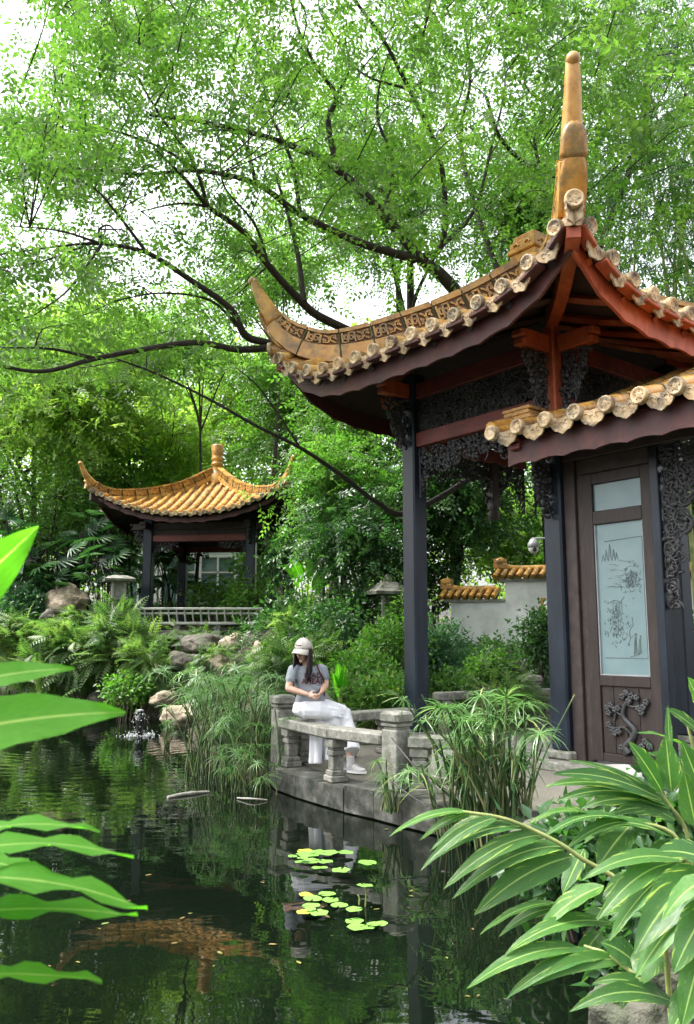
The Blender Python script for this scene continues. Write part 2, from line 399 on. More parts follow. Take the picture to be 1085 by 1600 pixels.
def m_varieg(name, g1, g2, yel, amount, trans=.35, rough=.35, spec=.38):
    # leaf blade with lengthwise streaks; attribute luv = (along, across, random)
    m, nt, b = nodes_of(name)
    at = nd(nt, 'ShaderNodeAttribute', attribute_name='luv')
    sp = nd(nt, 'ShaderNodeSeparateXYZ'); nt.links.new(at.outputs['Vector'], sp.inputs[0])
    oi = nd(nt, 'ShaderNodeObjectInfo')
    # streak coordinate: across minus along, so that streaks run obliquely from the midrib to the margin
    ab = nd(nt, 'ShaderNodeMath', operation='ABSOLUTE'); nt.links.new(sp.outputs[1], ab.inputs[0])
    sm = nd(nt, 'ShaderNodeMath', operation='MULTIPLY_ADD'); sm.inputs[1].default_value = -.55; nt.links.new(ab.outputs[0], sm.inputs[0]); nt.links.new(sp.outputs[0], sm.inputs[2])
    cb = nd(nt, 'ShaderNodeCombineXYZ')
    k = nd(nt, 'ShaderNodeMath', operation='MULTIPLY'); k.inputs[1].default_value = 9.0; nt.links.new(sm.outputs[0], k.inputs[0])
    nt.links.new(k.outputs[0], cb.inputs[0]); nt.links.new(sp.outputs[1], cb.inputs[1])
    r = nd(nt, 'ShaderNodeMath', operation='MULTIPLY'); r.inputs[1].default_value = 50; nt.links.new(oi.outputs['Random'], r.inputs[0]); nt.links.new(r.outputs[0], cb.inputs[2])
    n = noise(nt, cb.outputs[0], 1.4, 3, .6)
    edge = nd(nt, 'ShaderNodeMath', operation='MULTIPLY_ADD'); edge.inputs[1].default_value = .16; nt.links.new(ab.outputs[0], edge.inputs[0]); nt.links.new(n.outputs['Fac'], edge.inputs[2])
    yk = ramp(nt, edge.outputs[0], [(.60 - amount, (0, 0, 0)), (.66 - amount, (1, 1, 1))]).outputs[0]
    g = mixc(nt, oi.outputs['Random'], g1, g2)
    fine = noise(nt, cb.outputs[0], 9, 2, .5); g = mixc(nt, .35, g, ramp(nt, fine.outputs['Fac'], [(.3, tuple(x * .6 for x in g1)), (.7, tuple(x * 1.35 for x in g2))]).outputs[0])
    c = mixc(nt, yk, g, yel) if amount > -.5 else g
    mid = ramp(nt, ab.outputs[0], [(.03, (1, 1, 1)), (.075, (0, 0, 0))]).outputs[0]
    c = mixc(nt, mid, c, (.30, .44, .12))
    nt.links.new(c, b.inputs['Base Color']); b.inputs['Roughness'].default_value = rough; b.inputs['Specular IOR Level'].default_value = spec
    tr = nd(nt, 'ShaderNodeBsdfTranslucent'); tc = mixc(nt, 1.0, c, (1.7, 2.0, .9), 'MULTIPLY'); nt.links.new(tc, tr.inputs['Color'])
    ms = nd(nt, 'ShaderNodeMixShader'); ms.inputs[0].default_value = trans
    nt.links.new(b.outputs[0], ms.inputs[1]); nt.links.new(tr.outputs[0], ms.inputs[2])
    nt.links.new(ms.outputs[0], nt.nodes['Material Output'].inputs['Surface'])
    vs_ = nd(nt, 'ShaderNodeMath', operation='MULTIPLY'); vs_.inputs[1].default_value = 190.0; nt.links.new(sm.outputs[0], vs_.inputs[0])
    sn = nd(nt, 'ShaderNodeMath', operation='SINE'); nt.links.new(vs_.outputs[0], sn.inputs[0])
    wv = noise(nt, cb.outputs[0], 6, 2, .5); ad = nd(nt, 'ShaderNodeMath', operation='MULTIPLY_ADD'); ad.inputs[1].default_value = .18
    nt.links.new(sn.outputs[0], ad.inputs[0]); nt.links.new(wv.outputs['Fac'], ad.inputs[2]); bump(nt, b, ad.outputs[0], .35, .006)
    return m
M['ginger'] = m_varieg('variegated_ginger_leaf', (.03, .10, .025), (.065, .17, .032), (.36, .48, .09), -.115, rough=.26)
M['ginger_plain'] = m_varieg('plain_ginger_leaf', (.06, .22, .015), (.09, .29, .02), (.3, .42, .06), -.9, trans=.6, rough=.5, spec=.15)
M['stem_green'] = m_var('green_stem', [(.3, (.10, .14, .03)), (.7, (.32, .34, .12))], 8, .5, .1, 30)
M['canopy'] = m_leaf('canopy_leaf', [(0, (.038, .095, .020)), (.5, (.085, .175, .038)), (1, (.17, .275, .075))], .5, (.95, 1.1, .5))
M['bamboo'] = m_leaf('bamboo_leaf', [(0, (.03, .085, .026)), (.5, (.06, .14, .04)), (1, (.11, .21, .065))], .5)
M['bright'] = m_leaf('bright_leaf', [(0, (.075, .145, .026)), (.5, (.14, .235, .045)), (1, (.24, .33, .08))], .55, (.95, 1.1, .5))
M['mid'] = m_leaf('mid_leaf', [(0, (.035, .09, .02)), (.5, (.075, .16, .034)), (1, (.14, .24, .055))], .45)
M['darkleaf'] = m_leaf('dark_leaf', [(0, (.015, .045, .017)), (.5, (.036, .095, .032)), (1, (.09, .17, .055))], .35, rough=.35)
M['palm'] = m_leaf('palm_leaf', [(0, (.014, .045, .022)), (.5, (.03, .085, .036)), (1, (.07, .15, .06))], .3, rough=.35)
M['fern'] = m_leaf('fern_leaf', [(0, (.035, .085, .022)), (.5, (.08, .15, .04)), (1, (.17, .235, .07))], .4, (.9, 1.05, .55))
M['nandina'] = m_leaf('nandina_leaf', [(0, (.035, .105, .02)), (.55, (.08, .19, .03)), (.85, (.15, .26, .045)), (1, (.30, .22, .05))], .4)
M['bluegreen'] = m_leaf('bluegreen_leaf', [(0, (.03, .085, .045)), (.5, (.065, .155, .08)), (1, (.13, .24, .13))], .35)
M['cyperus'] = m_leaf('cyperus_ray', [(0, (.06, .15, .035)), (.4, (.12, .24, .075)), (.7, (.23, .36, .17)), (1, (.36, .36, .13))], .35, (.9, 1.05, .7), rough=.3, spec=.6)
M['reed'] = m_leaf('reed_stem', [(0, (.025, .06, .018)), (.5, (.055, .11, .028)), (1, (.22, .20, .09))], .15)
M['litter'] = m_leaf('floating_leaf', [(0, (.07, .045, .02)), (.5, (.16, .12, .04)), (1, (.12, .17, .04))], .1)
M['pad'] = m_var('lily_pad', [(.3, (.08, .22, .03)), (.6, (.16, .34, .06)), (.8, (.30, .46, .12))], 14, .35, .2, 30, .004)
M['pad_yellow'] = m_var('yellowing_lily_pad', [(.3, (.26, .30, .03)), (.7, (.50, .46, .05))], 14, .4, .2, 30, .004)
M['skin'] = m_var('skin', [(.3, (.50, .29, .20)), (.7, (.60, .37, .27))], 10, .5, .05, 60)
M['shirt'] = m_var('grey_jersey', [(.3, (.20, .225, .25)), (.7, (.28, .305, .33))], 9, .85, .2, 200, .002)
M['skirt'] = m_var('white_cotton', [(.3, (.66, .67, .70)), (.7, (.74, .745, .76))], 6, .8, .55, 9, .02, stretch=(2.2, 2.2, .5))
M['cap'] = m_var('cream_cotton', [(.3, (.46, .43, .37)), (.7, (.54, .51, .45))], 9, .85, .15, 150, .002)
M['hair'] = m_var('dark_hair', [(.3, (.006, .004, .004)), (.7, (.022, .011, .009))], 40, .45, .5, 120, .004, stretch=(1, 1, .08), spec=.25)
M['print'] = m_var('maroon_print', [(.3, (.06, .01, .015)), (.7, (.11, .02, .03))], 20, .8, 0)
M['bag'] = m_var('grey_knit_bag', [(.3, (.14, .14, .125)), (.6, (.30, .30, .28))], 70, .9, .8, 90, .01)
M['shoe'] = m_var('white_canvas', [(.3, (.46, .455, .44)), (.7, (.58, .57, .55))], 14, .7, .1, 80)
def m_spray():
    m, nt, b = nodes_of('water_spray')
    b.inputs['Base Color'].default_value = (.9, .94, .95, 1); b.inputs['Roughness'].default_value = .2
    b.inputs['Transmission Weight'].default_value = .3; return m
M['spray'] = m_spray()
# ------------------------------------------------------------------ setting: terrain, water, terrace
rnd = random.Random(7)
POND = [(-34, -5), (-34, 24.5), (-14, 23.2), (-9, 22.2), (-7.2, 21.9), (-5.4, 21.2), (-4.3, 19.6), (-3.3, 18.0), (-2.6, 15), (-1.9, 12.2), (-1.3, 11.2), (-.9, 10.75),
        (-.3, 10.5), (.2, 9.7), (.7, 9.1), (1.3, 8.4), (1.7, 7.7), (2.1, 7.2), (2.15, 6.4), (1.9, 5.4), (1.5, 4.5), (1.32, 3.6), (.9, 2.6), (-1.5, 1.7), (-8, .5), (-34, -5)]
def poly_sd(poly, X, Y):
    P = np.array(poly, float); d = np.full(X.shape, 1e9); ins = np.zeros(X.shape, bool)
    for i in range(len(P) - 1):
        a, b = P[i], P[i + 1]; e = b - a
        t = np.clip(((X - a[0]) * e[0] + (Y - a[1]) * e[1]) / (e @ e + 1e-12), 0, 1)
        d = np.minimum(d, np.hypot(X - a[0] - t * e[0], Y - a[1] - t * e[1]))
        c = ((a[1] > Y) != (b[1] > Y)) & (X < (b[0] - a[0]) * (Y - a[1]) / (b[1] - a[1] + 1e-12) + a[0]); ins ^= c
    return np.where(ins, -d, d)
def height(X, Y):
    X = np.asarray(X, float); Y = np.asarray(Y, float)
    d = poly_sd(POND, X, Y)
    hill = sstep(.4, -1.6, X) * sstep(12.5, 17, Y)
    z = 0.08 + 0.06 * sstep(0, .6, d)
    z = z + hill * (1.9 * sstep(.1, 2.6, d) + .5 * sstep(3, 9, d))
    z = z + (1 - hill) * 1.35 * sstep(13.2, 19, Y) + .045 * np.clip(Y - 24, 0, 60)
    z = z + .12 * np.sin(X * 1.7 + Y * .9) * np.sin(Y * 1.3 - X * .6) * sstep(13, 17, Y)
    return np.where(d < 0, 0.08 - 0.9 * sstep(0, -1.2, d) - .1 * sstep(0, -.1, d), z)
def hz(x, y): return float(height(np.array([x]), np.array([y]))[0])
def make_terrain():
    xs = np.concatenate([np.arange(-90, -14, 4), np.arange(-14, 12, .35), np.arange(12, 92, 4)])
    ys = np.concatenate([np.arange(-30, 0, 3), np.arange(0, 32, .35), np.arange(32, 160, 4)])
    X, Y = np.meshgrid(xs, ys); Z = height(X, Y)
    V = np.stack([X, Y, Z], -1).reshape(-1, 3); nx, ny = len(xs), len(ys)
    i = np.arange(ny - 1)[:, None] * nx + np.arange(nx - 1)[None]
    Fc = np.stack([i, i + 1, i + nx + 1, i + nx], -1).reshape(-1, 4)
    return struct(link(bpy.data.objects.new('ground', np_mesh('ground', V, Fc, 4, mat=M['soil'], smooth=True))))
make_terrain()
w = MB(); w.add([(-36, -8, 0), (6, -8, 0), (6, 26, 0), (-36, 26, 0)], [(0, 1, 2, 3)])
struct(w.build('pond_water', M['water']))

# terrace: pebble paving with a kerb of stones at the water's edge, and the raised plinth of the pavilion
ter = bpy.data.objects.new('terrace', None); COL.objects.link(ter); struct(ter)
EDGE = [(-1.0, 10.95), (-.86, 10.32), (-.58, 9.80), (-.32, 9.40), (-.04, 9.00)]
EDGE2 = [(-.03, 8.97), (.26, 8.64), (.52, 8.30), (.80, 7.95), (1.15, 7.58), (1.62, 7.15), (2.3, 6.75), (3.2, 6.5)]
def kerb(line, t, w, z0, z1):
    pts = [Vector((x, y, 0)) for x, y in line]
    for i in range(len(pts) - 1):
        a, b = pts[i], pts[i + 1]; d = (b - a).normalized(); n = Vector((-d.y, d.x, 0)) * -1
        if n.x < 0 and n.y < 0: n = -n
        g = .004; jz = rnd.uniform(-.006, .006)
        dn = (pts[min(i + 2, len(pts) - 1)] - b)
        a2, b2 = a + d * g, b - d * g
        q = [a2, b2, b2 + n * w, a2 + n * w]
        # order counter-clockwise
        ar = sum(q[k].x * q[(k + 1) % 4].y - q[(k + 1) % 4].x * q[k].y for k in range(4))
        if ar < 0: q.reverse()
        m = MB(); m.slab([(p.x, p.y) for p in q], z0, z1 + jz); m.build('kerb_stone', M['kerb'], ter)
kerb(EDGE, 0, .42, .015, .245)
kerb(EDGE2, 0, .42, .015, .275)
m = MB(); m.slab([(-.6, 10.9), (-.5, 10.3), (.0, 9.4), (.4, 8.8), (1.1, 8.1), (2.0, 7.2), (2.6, 6.95), (9, 6.6), (9, 15), (3.2, 15), (1.0, 13.0), (.2, 12.6)], -.2, .236)
m.build('paving', M['pave'], ter)
m = MB(); m.slab([(-.5, 10.85), (-.4, 10.3), (.05, 9.45), (.5, 8.9), (1.2, 8.2), (2.1, 7.3), (2.2, 10), (1, 12)], -.5, .01)
m.build('footing', M['kerb'], ter)
# ------------------------------------------------------------------ pavilions
def carve_panel(mb, rng, u0, u1, v0, v1, depth, put, n, r=(.012, .022), inside=None):
    # interlaced scrolls and leaf bosses in the (u, v) plane; put(u, v, w) -> local point
    for _ in range(n):
        u, v = rng.uniform(u0, u1), rng.uniform(v0, v1)
        if inside and not inside(u, v): continue
        R = rng.uniform(.05, .13); a0 = rng.uniform(0, 6.28); sg = rng.choice((-1, 1)); pts = []; rad = []
        r0 = rng.uniform(*r)
        for k in range(9):
            a = a0 + sg * k * .62; q = R * (1 - k * .09)
            uu = min(max(u + q * math.cos(a), u0), u1); vv = min(max(v + q * math.sin(a), v0), v1)
            pts.append(put(uu, vv, rng.uniform(-.3, .3) * depth)); rad.append(r0 * (1 - k * .07))
        mb.tube(pts, rad, 4, cap=False)
def bosses(mb, rng, u0, u1, v0, v1, put, step, inside, rr=(.022, .04), depth=.02):
    nu, nv = int((u1 - u0) / step), int((v1 - v0) / step)
    for i in range(nu + 1):
        for j in range(nv + 1):
            u = u0 + (i + rng.uniform(-.45, .45) + (.5 if j % 2 else 0)) * step; v = v0 + (j + rng.uniform(-.4, .4)) * step
            if not inside(u, v) or rng.random() < .22: continue
            a, b = rng.uniform(*rr), rng.uniform(*rr) * 1.25
            c = put(u, v, rng.uniform(-1, 1) * depth)
            e1 = (put(1, 0, 0) - put(0, 0, 0)); e2 = (put(0, 1, 0) - put(0, 0, 0)); e3 = e1.cross(e2)
            th = rng.uniform(0, 3.14); f1 = e1 * math.cos(th) + e2 * math.sin(th); f2 = e2 * math.cos(th) - e1 * math.sin(th)
            Mx = Matrix((f1, f2, e3)).transposed()
            mb.blob(c, (a, b, a * .8), .18, rng, Mx)

class Roof:
    def __init__(s, W, ze, rise, up, p=1.3, q=2.3):
        s.W, s.ze, s.rise, s.up, s.p, s.q = W, ze, rise, up, p, q
    def z(s, x, y):
        a, b = max(abs(x), abs(y)), min(abs(x), abs(y))
        r = a / s.W; u = b / a if a > 1e-6 else 0
        return s.ze + s.rise * max(0.0, 1 - r) ** s.p + s.up * (u ** s.q) * r ** 3

def face_rot(f):
    # faces 0: -y, 1: +x, 2: +y, 3: -x
    return Matrix.Rotation(f * math.pi / 2, 3, 'Z')

MEANDER = [[(.06, .08), (.06, .92), (.46, .92), (.46, .3), (.2, .3), (.2, .62), (.32, .62)],
           [(.94, .92), (.94, .08), (.56, .08), (.56, .72), (.8, .72), (.8, .36), (.68, .36)]]
CLOUD = [[(.08, .5), (.2, .86), (.42, .8), (.5, .5), (.58, .2), (.8, .14), (.92, .5)], [(.15, .15), (.36, .3), (.5, .5), (.64, .7), (.85, .85)], [(.1, .86), (.24, .6)], [(.9, .14), (.76, .4)]]

def make_cap_mesh(R, t=.035):
    m = MB(); pr = [(0.001, t * .62), (R * .2, t * .9), (R * .34, t * .6), (R * .62, t * .6), (R * .76, t), (R * .95, t), (R, t * .6), (R, -t)]
    m.lathe([(r, z) for r, z in pr][::-1], 14, M=Matrix.Rotation(math.pi / 2, 3, 'X'))
    for k in range(5):
        a = k * 1.257
        m.blob((R * .48 * math.cos(a), -t * .72, R * .48 * math.sin(a)), (R * .12, t * .22, R * .09))
    me = m.mesh('tile_cap'); me.materials.append(M['tile_end']); return me
def make_drip_mesh(w, h, t=.024):
    m = MB(); n = 10; top = []; bot = []
    for k in range(n + 1):
        x = (k / n - .5) * w; q = 1 - (2 * k / n - 1) ** 2
        top.append((x, -.22 * h * q)); bot.append((x, -.22 * h * q - h * (.42 + .38 * q + .14 * abs(math.sin(k * math.pi / n * 3)))))
    fs = []; P = []
    for y in (-t / 2, t / 2):
        for (x, z) in top: P.append((x, y, z))
        for (x, z) in bot: P.append((x, y, z))
    N = n + 1
    for k in range(n):
        fs.append((k, N + k, N + k + 1, k + 1)); fs.append((2 * N + k, 2 * N + k + 1, 3 * N + k + 1, 3 * N + k))
        fs.append((N + k, 3 * N + k, 3 * N + k + 1, N + k + 1)); fs.append((k, k + 1, 2 * N + k + 1, 2 * N + k))
    m.add(P, fs)
    for k in range(3):
        m.tube([((k - 1) * w * .22 + .028 * math.cos(a), -t * .55, -h * (.62 if k == 1 else .5) + .028 * math.sin(a)) for a in [i * .75 for i in range(7)]], .007, 4, cap=False)
    me = m.mesh('drip_tile'); me.materials.append(M['tile_end']); return me

def ridge_frame(ctrl):
    K = catmull([(k, z, h) for k, z, h in ctrl], 10)
    s = [0]
    for a, b in zip(K, K[1:]): s.append(s[-1] + math.hypot(b.x - a.x, b.y - a.y))
    S = np.array(s); k = np.array([p.x for p in K]); z = np.array([p.y for p in K]); h = np.array([p.z for p in K])
    def fr(t):
        kk, zz, hh = np.interp(t, S, k), np.interp(t, S, z), np.interp(t, S, h)
        e = .03; t0, t1 = max(0, t - e), min(S[-1], t + e)
        dx, dz = np.interp(t1, S, k) - np.interp(t0, S, k), np.interp(t1, S, z) - np.interp(t0, S, z)
        l = math.hypot(dx, dz) or 1
        return kk, zz, hh, dx / l, dz / l
    return fr, S[-1], (S, k)

def build_ridges(P, ctrls, hw, nseg, apex_k, block=True, knobs=True, ksplit=.90, fr3=(.10, .60, .68), hsc=.4):
    f0, f1, f2 = fr3
    for ci, (sx, sy) in enumerate(((1, -1), (-1, -1), (1, 1), (-1, 1))):
        fr, T, (S, kk) = ridge_frame(ctrls[ci])
        ux, uy = sx / math.sqrt(2), sy / math.sqrt(2); nx, ny = -uy, ux
        def put(t, n, u, up=0.0):
            # t arc length, n lateral metres, u fraction down from the top line
            k, z, h, dx, dz = fr(t)
            k2 = k + dz * (h * u - up); z2 = z - dx * (h * u - up)
            return Vector((k2 * ux + n * nx, k2 * uy + n * ny, z2))
        def bar(mb, t0, t1, n0, n1, u0, u1, div=3, taper=None):
            V = []
            for i in range(div + 1):
                t = t0 + (t1 - t0) * i / div; w = taper(t) if taper else 1
                V += [put(t, n0 * w, u0), put(t, n1 * w, u0), put(t, n1 * w, u1), put(t, n0 * w, u1)]
            fs = [(0, 1, 2, 3), tuple(reversed([div * 4 + i for i in range(4)]))]
            for i in range(div):
                for j in range(4):
                    a = i * 4 + j; b = i * 4 + (j + 1) % 4; fs.append((b, a, a + 4, b + 4))
            mb.add(V, fs)
        kmax = max(kk); t_end = float(np.interp(ksplit * ctrls[ci][-1][0], kk[:int(np.argmax(kk)) + 1], S[:int(np.argmax(kk)) + 1]))
        seg = t_end / nseg
        for i in range(nseg):
            t0, t1 = i * seg, (i + 1) * seg; g = .012
            mb = MB()
            bar(mb, t0 + g, t1 - g, -hw * 1.18, hw * 1.18, .0, f0)           # rounded capping
            bar(mb, t0 + g, t1 - g, -hw * .92, hw * .92, -.045, 0)
            bar(mb, t0 + g, t1 - g, -hw * 1.08, hw * 1.08, f1, f2)
            bar(mb, t0 + g, t1 - g, -hw * 1.2, hw * 1.2, f2, 1.0)            # plain lower course
            ob = mb.build('ridge_tile', M['ridge'], P)
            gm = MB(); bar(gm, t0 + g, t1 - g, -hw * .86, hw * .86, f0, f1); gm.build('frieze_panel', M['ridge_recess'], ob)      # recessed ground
            fm = MB()
            for side in (-1, 1):
                for half, motif in ((0, CLOUD), (1, MEANDER)):
                    a0 = t0 + g * 2 + (seg - 4 * g) * (.02 + .49 * half); al = (seg - 4 * g) * .47
                    for line in motif:
                        for (p, q) in zip(line, line[1:]):
                            A = (a0 + p[0] * al, f1 - .02 - p[1] * (f1 - f0 - .04)); B = (a0 + q[0] * al, f1 - .02 - q[1] * (f1 - f0 - .04))
                            dt, du = B[0] - A[0], (B[1] - A[1]); L = math.hypot(dt, du * hsc) or 1
                            ot, ou = -du * hsc / L * .013, dt / L * .013 / hsc
                            et, eu = dt / L * .010, du / L * .010
                            V = []
                            for nn in (hw * .80 * side, hw * 1.16 * side):
                                V += [put(A[0] - ot - et, nn, A[1] - ou - eu), put(A[0] + ot - et, nn, A[1] + ou - eu), put(B[0] + ot + et, nn, B[1] + ou + eu), put(B[0] - ot + et, nn, B[1] - ou + eu)]
                            fm.add(V, [(0, 1, 2, 3), (7, 6, 5, 4), (0, 4, 5, 1), (1, 5, 6, 2), (2, 6, 7, 3), (3, 7, 4, 0)])
            stuff(fm.build('frieze_relief', M['ridge'], ob))
            if i > 0:
                jm = MB(); bar(jm, t0 - .011, t0 + .011, -hw * 1.12, hw * 1.12, .02, .97, 1); jm.build('mortar_joint', M['moss_joint'], P)
        # horn
        hm = MB(); N = 14; ring = 10; V = []
        for i in range(N + 1):
            t = t_end + (T - t_end) * i / N; q = i / N; wv = hw * (1.12 - .5 * q)
            for j in range(ring):
                a = 2 * math.pi * j / ring; c_, s_ = math.cos(a), math.sin(a)
                e = .72; V.append(put(t, wv * math.copysign(abs(c_) ** e, c_), .5 + .5 * math.copysign(abs(s_) ** e, s_)))
        fs = [tuple(range(ring)), tuple(range((N + 1) * ring - 1, N * ring - 1, -1))]
        for i in range(N):
            for j in range(ring):
                a, b = i * ring + j, i * ring + (j + 1) % ring; fs.append((b, a, a + ring, b + ring))
        hm.add(V, fs, True)
        h_end = ctrls[ci][-1][2]
        k_, z_, h_, dx_, dz_ = fr(T - .02)
        tip = put(T - .02, 0, .55); hm.lathe([(h_ * .62 * math.cos(a), h_ * .62 * math.sin(a)) for a in [-1.5 + i * .3 for i in range(11)]], 12, tip + Vector((ux, uy, 0)) * h_ * .15)
        hob = hm.build('ridge_horn', M['ridge'], P)
        # overlapping shield-shaped scales on the outer face of the horn
        for (g0, g1) in ((-.35, .10), (.02, .36)):
            sm = MB(); t0 = t_end + (T - t_end) * g0; t1 = t_end + (T - t_end) * g1; V = []; n = 8; m_ = 6
            for i in range(n + 1):
                q = i / n; t = t0 + (t1 - t0) * q; wv = hw * (1.2 - .42 * max(0, g0 + (g1 - g0) * q)) * math.sqrt(max(0.02, 1 - max(0, (q - .45) / .55) ** 2))
                for j in range(m_ + 1):
                    x = (j / m_ * 2 - 1); V.append(put(t, wv * x, 1.0, -(.006 + .022 * (1 - x * x))))
            fs = []
            for i in range(n):
                for j in range(m_):
                    a = i * (m_ + 1) + j; fs.append((a, a + 1, a + m_ + 2, a + m_ + 1)[::-1])
            sm.add(V, fs, True); so = sm.build('horn_scale', M['ridge'], hob)
            md = so.modifiers.new('thick', 'SOLIDIFY'); md.thickness = .02
        if block:
            bm_ = MB(); hk = ctrls[ci][0][2]
            R3 = Matrix.Rotation(math.atan2(uy, ux), 3, 'Z')
            p0 = put(.02, 0, .0)
            for j, (wd, hh, zz) in enumerate(((.30, .10, -.36), (.34, .09, -.26), (.30, .09, -.165), (.36, .07, -.08), (.40, .10, .01), (.34, .08, .10))):
                bm_.bbox(p0 + Vector((0, 0, zz)), (wd * .9, wd * .8, hh), .014, R3)
            bo = bm_.build('ridge_block', M['ridge'], P)
            sw = MB()
            for s2 in (-1, 1):
                for (ca, cb) in ((.05, 0), (-.08, .03)):
                    sw.tube([p0 + R3 @ Vector((ca + .05 * math.cos(a) * (1 - a / 9), s2 * .155, .02 + cb + .05 * math.sin(a) * (1 - a / 9))) for a in [i * .7 for i in range(9)]], .013, 5)
            sw.build('scroll_relief', M['ridge'], bo)

def pavilion(P, L, roof, zl, ridge_ctrl, rows, colS, detail, rng, ext=.5, tile_r=.075, vis=(0, 1), hw=.11, nseg=8, red_corner=None, apex_fin=True, fascia_h=.28, lace=(.38, .75), end_drop=0.0, fas_mats=('red_shaded',) * 4, lace_step=.062, hang=None):
    W = roof.W; h = L / 2
    # columns on stone drums
    for (sx, sy) in ((1, -1), (-1, -1), (1, 1), (-1, 1)):
        top = zl + 1.15 if detail else zl + .75
        c = MB(); zc = top if red_corner != (sx, sy) else 3.9
        c.bbox((sx * h, sy * h, (zc + .1) / 2), (colS, colS, zc - .1), .022)
        if hang == (sx, sy): continue
        col = c.build('column', M['column'], P)
        if red_corner == (sx, sy):
            c = MB(); c.bbox((sx * h, sy * h, (top + zc) / 2), (colS * .62, colS * .62, top - zc), .02); c.build('column_top', M['red_lit'], P)
        b = MB(); b.bbox((sx * h, sy * h, .05), (colS * 1.35, colS * 1.35, .1), .02); b.build('column_base', M['stone'], col)
    sc_ = 1.0 if detail else .8
    for f in range(4):
        R = face_rot(f)
        put = lambda u, v, w, R=R: R @ Vector((u, -h + w, v))
        il = L - colS + .004
        lm = MB(); lm.bbox(R @ Vector((0, -h, zl + .11 * sc_)), (il, .16, .22 * sc_), .01, R); lm.build('lintel', M['red'], P)
        # outrigger beam through the columns, with moulded ends past the posts
        zb = zl + .87 if detail else zl + .42
        bm_ = MB(); bm_.bbox(R @ Vector((0, -h, zb)), (il, .15, .24 * sc_), .01, R); bm_.build('upper_beam', M['red'] if detail else M['dark_wood'], P)
        for s2 in (-1, 1):
            e = MB()
            x0 = s2 * (h + colS / 2)
            e.bbox(R @ Vector((x0 + s2 * ext * .42, -h, zb)), (ext * .84, .15, .22 * sc_), .012, R)
            e.bbox(R @ Vector((x0 + s2 * ext * .93, -h, zb + .045)), (ext * .16, .18, .10 * sc_), .03, R)
            e.bbox(R @ Vector((x0 + s2 * ext * .90, -h, zb - .065)), (ext * .12, .17, .09 * sc_), .03, R)
            e.build('beam_end', M['red_lit'] if detail else M['dark_wood'], P)
            # carved bracket under the beam end
            if detail or f in vis:
                cb = MB(); z1 = zb - .12; z0 = z1 - (.72 if detail else .4); wtop = ext * .86
                def ins(u, v, z0=z0, z1=z1, wtop=wtop): return 0 < u < wtop * (.28 + .72 * max(0, (v - z0) / (z1 - z0)) ** .8)
                pb = lambda u, v, w_, R=R, s2=s2, x0=x0: R @ Vector((x0 + s2 * u, -h + w_, v))
                bosses(cb, rng, .0, wtop, z0, z1, pb, lace_step * .9, ins, (.025, .042) if detail else (.03, .05), .03)
                carve_panel(cb, rng, .02, wtop * .8, z0, z1, .06, pb, 40 if detail else 12, (.014, .024), ins)
                stuff(cb.build('carved_bracket', M['carved'], P))
        # carved frieze between lintel and upper beam
        if detail:
            cp = MB(); u1 = il / 2
            carve_panel(cp, rng, -u1, u1, zl + .25, zl + .75, .05, put, 520 if f in vis else 160, (.009, .02))
            bosses(cp, rng, -u1, u1, zl + .26, zl + .74, put, .13, lambda u, v: rng.random() < .7, (.02, .045), .03)
            stuff(cp.build('carved_frieze', M['carved'], P))
            fb = MB(); fb.box(R @ Vector((0, -h + .05, zl + .5)), (il, .02, .52), R); fb.build('frieze_backing', M['dark_wood'], P)
        else:
            fb = MB(); fb.box(R @ Vector((0, -h, zl + .25)), (il, .05, .14), R); fb.build('frieze_board', M['dark_wood'], P)
        # arched lace valance under the lintel
        lc = MB(); u1 = il / 2; dm, de = lace
        def ins(u, v):
            t = abs(u) / u1
            if detail: lim = dm * (1 - .12 * math.sin(t * 9)) + (de - dm) * max(0, (t - .78) / .22) ** .7
            else: lim = dm + (de - dm) * max(0, (t - .45) / .55) ** 1.6 - .9 * dm * (t < .45)
            return zl - lim < v < zl - .01
        bosses(lc, rng, -u1, u1, zl - de, zl, put, lace_step, ins, (.022, .04), .02)
        carve_panel(lc, rng, -u1, u1, zl - de, zl - .02, .05, put, 260 if detail else 60, (.011, .02), ins)
        for t in (-1, 1):
            lc.tube([put(t * u1, zl - de * .96, 0), put(t * u1, zl, 0)], .022, 4)
        stuff(lc.build('lace_valance', M['carved'], P))
        # roof face: soffit boards, tile bed, rafters, tile rows, caps, drips, fascia
        N = 16; K = 8
        def grid(dz, inset=0.0):
            V = []; Fs = []
            for j in range(K + 1):
                a = (W - inset) * (1 - j / K) + .001
                for i in range(N + 1):
                    x = (i / N * 2 - 1) * a; V.append(R @ Vector((x, -a, roof.z(x, a) + dz)))
            for j in range(K):
                for i in range(N):
                    q = j * (N + 1) + i; Fs.append((q, q + 1, q + N + 2, q + N + 1))
            return V, Fs
        V, Fs = grid(0.0); tb = MB(); tb.add(V, Fs, True); tb.build('tile_bed', M['tile_bed'], P)
        V, Fs = grid(-.09, .03); sb = MB(); sb.add(V, [q[::-1] for q in Fs], True); sb.build('soffit', M['ceiling'], P)
        if f in vis:
            nr = 9 if detail else 11
            for i in range(nr):
                x = ((i + .5) / nr * 2 - 1) * W * .97
                y0, y1 = W - .1, max(abs(x) + .05, h * .55)
                if y0 - y1 < .15: continue
                r_ = MB(); pts = [R @ Vector((x, -(y0 + (y1 - y0) * t / 4), roof.z(x, y0 + (y1 - y0) * t / 4) - .15)) for t in range(5)]
                r_.tube(pts, .055, 4, sm=False); r_.build('rafter', M['red_lit'] if (detail and f == 1) else M['dark_wood'], P)  # rafters of the right face get the lit colour, the rest stay dark
        sp = 2 * W / rows
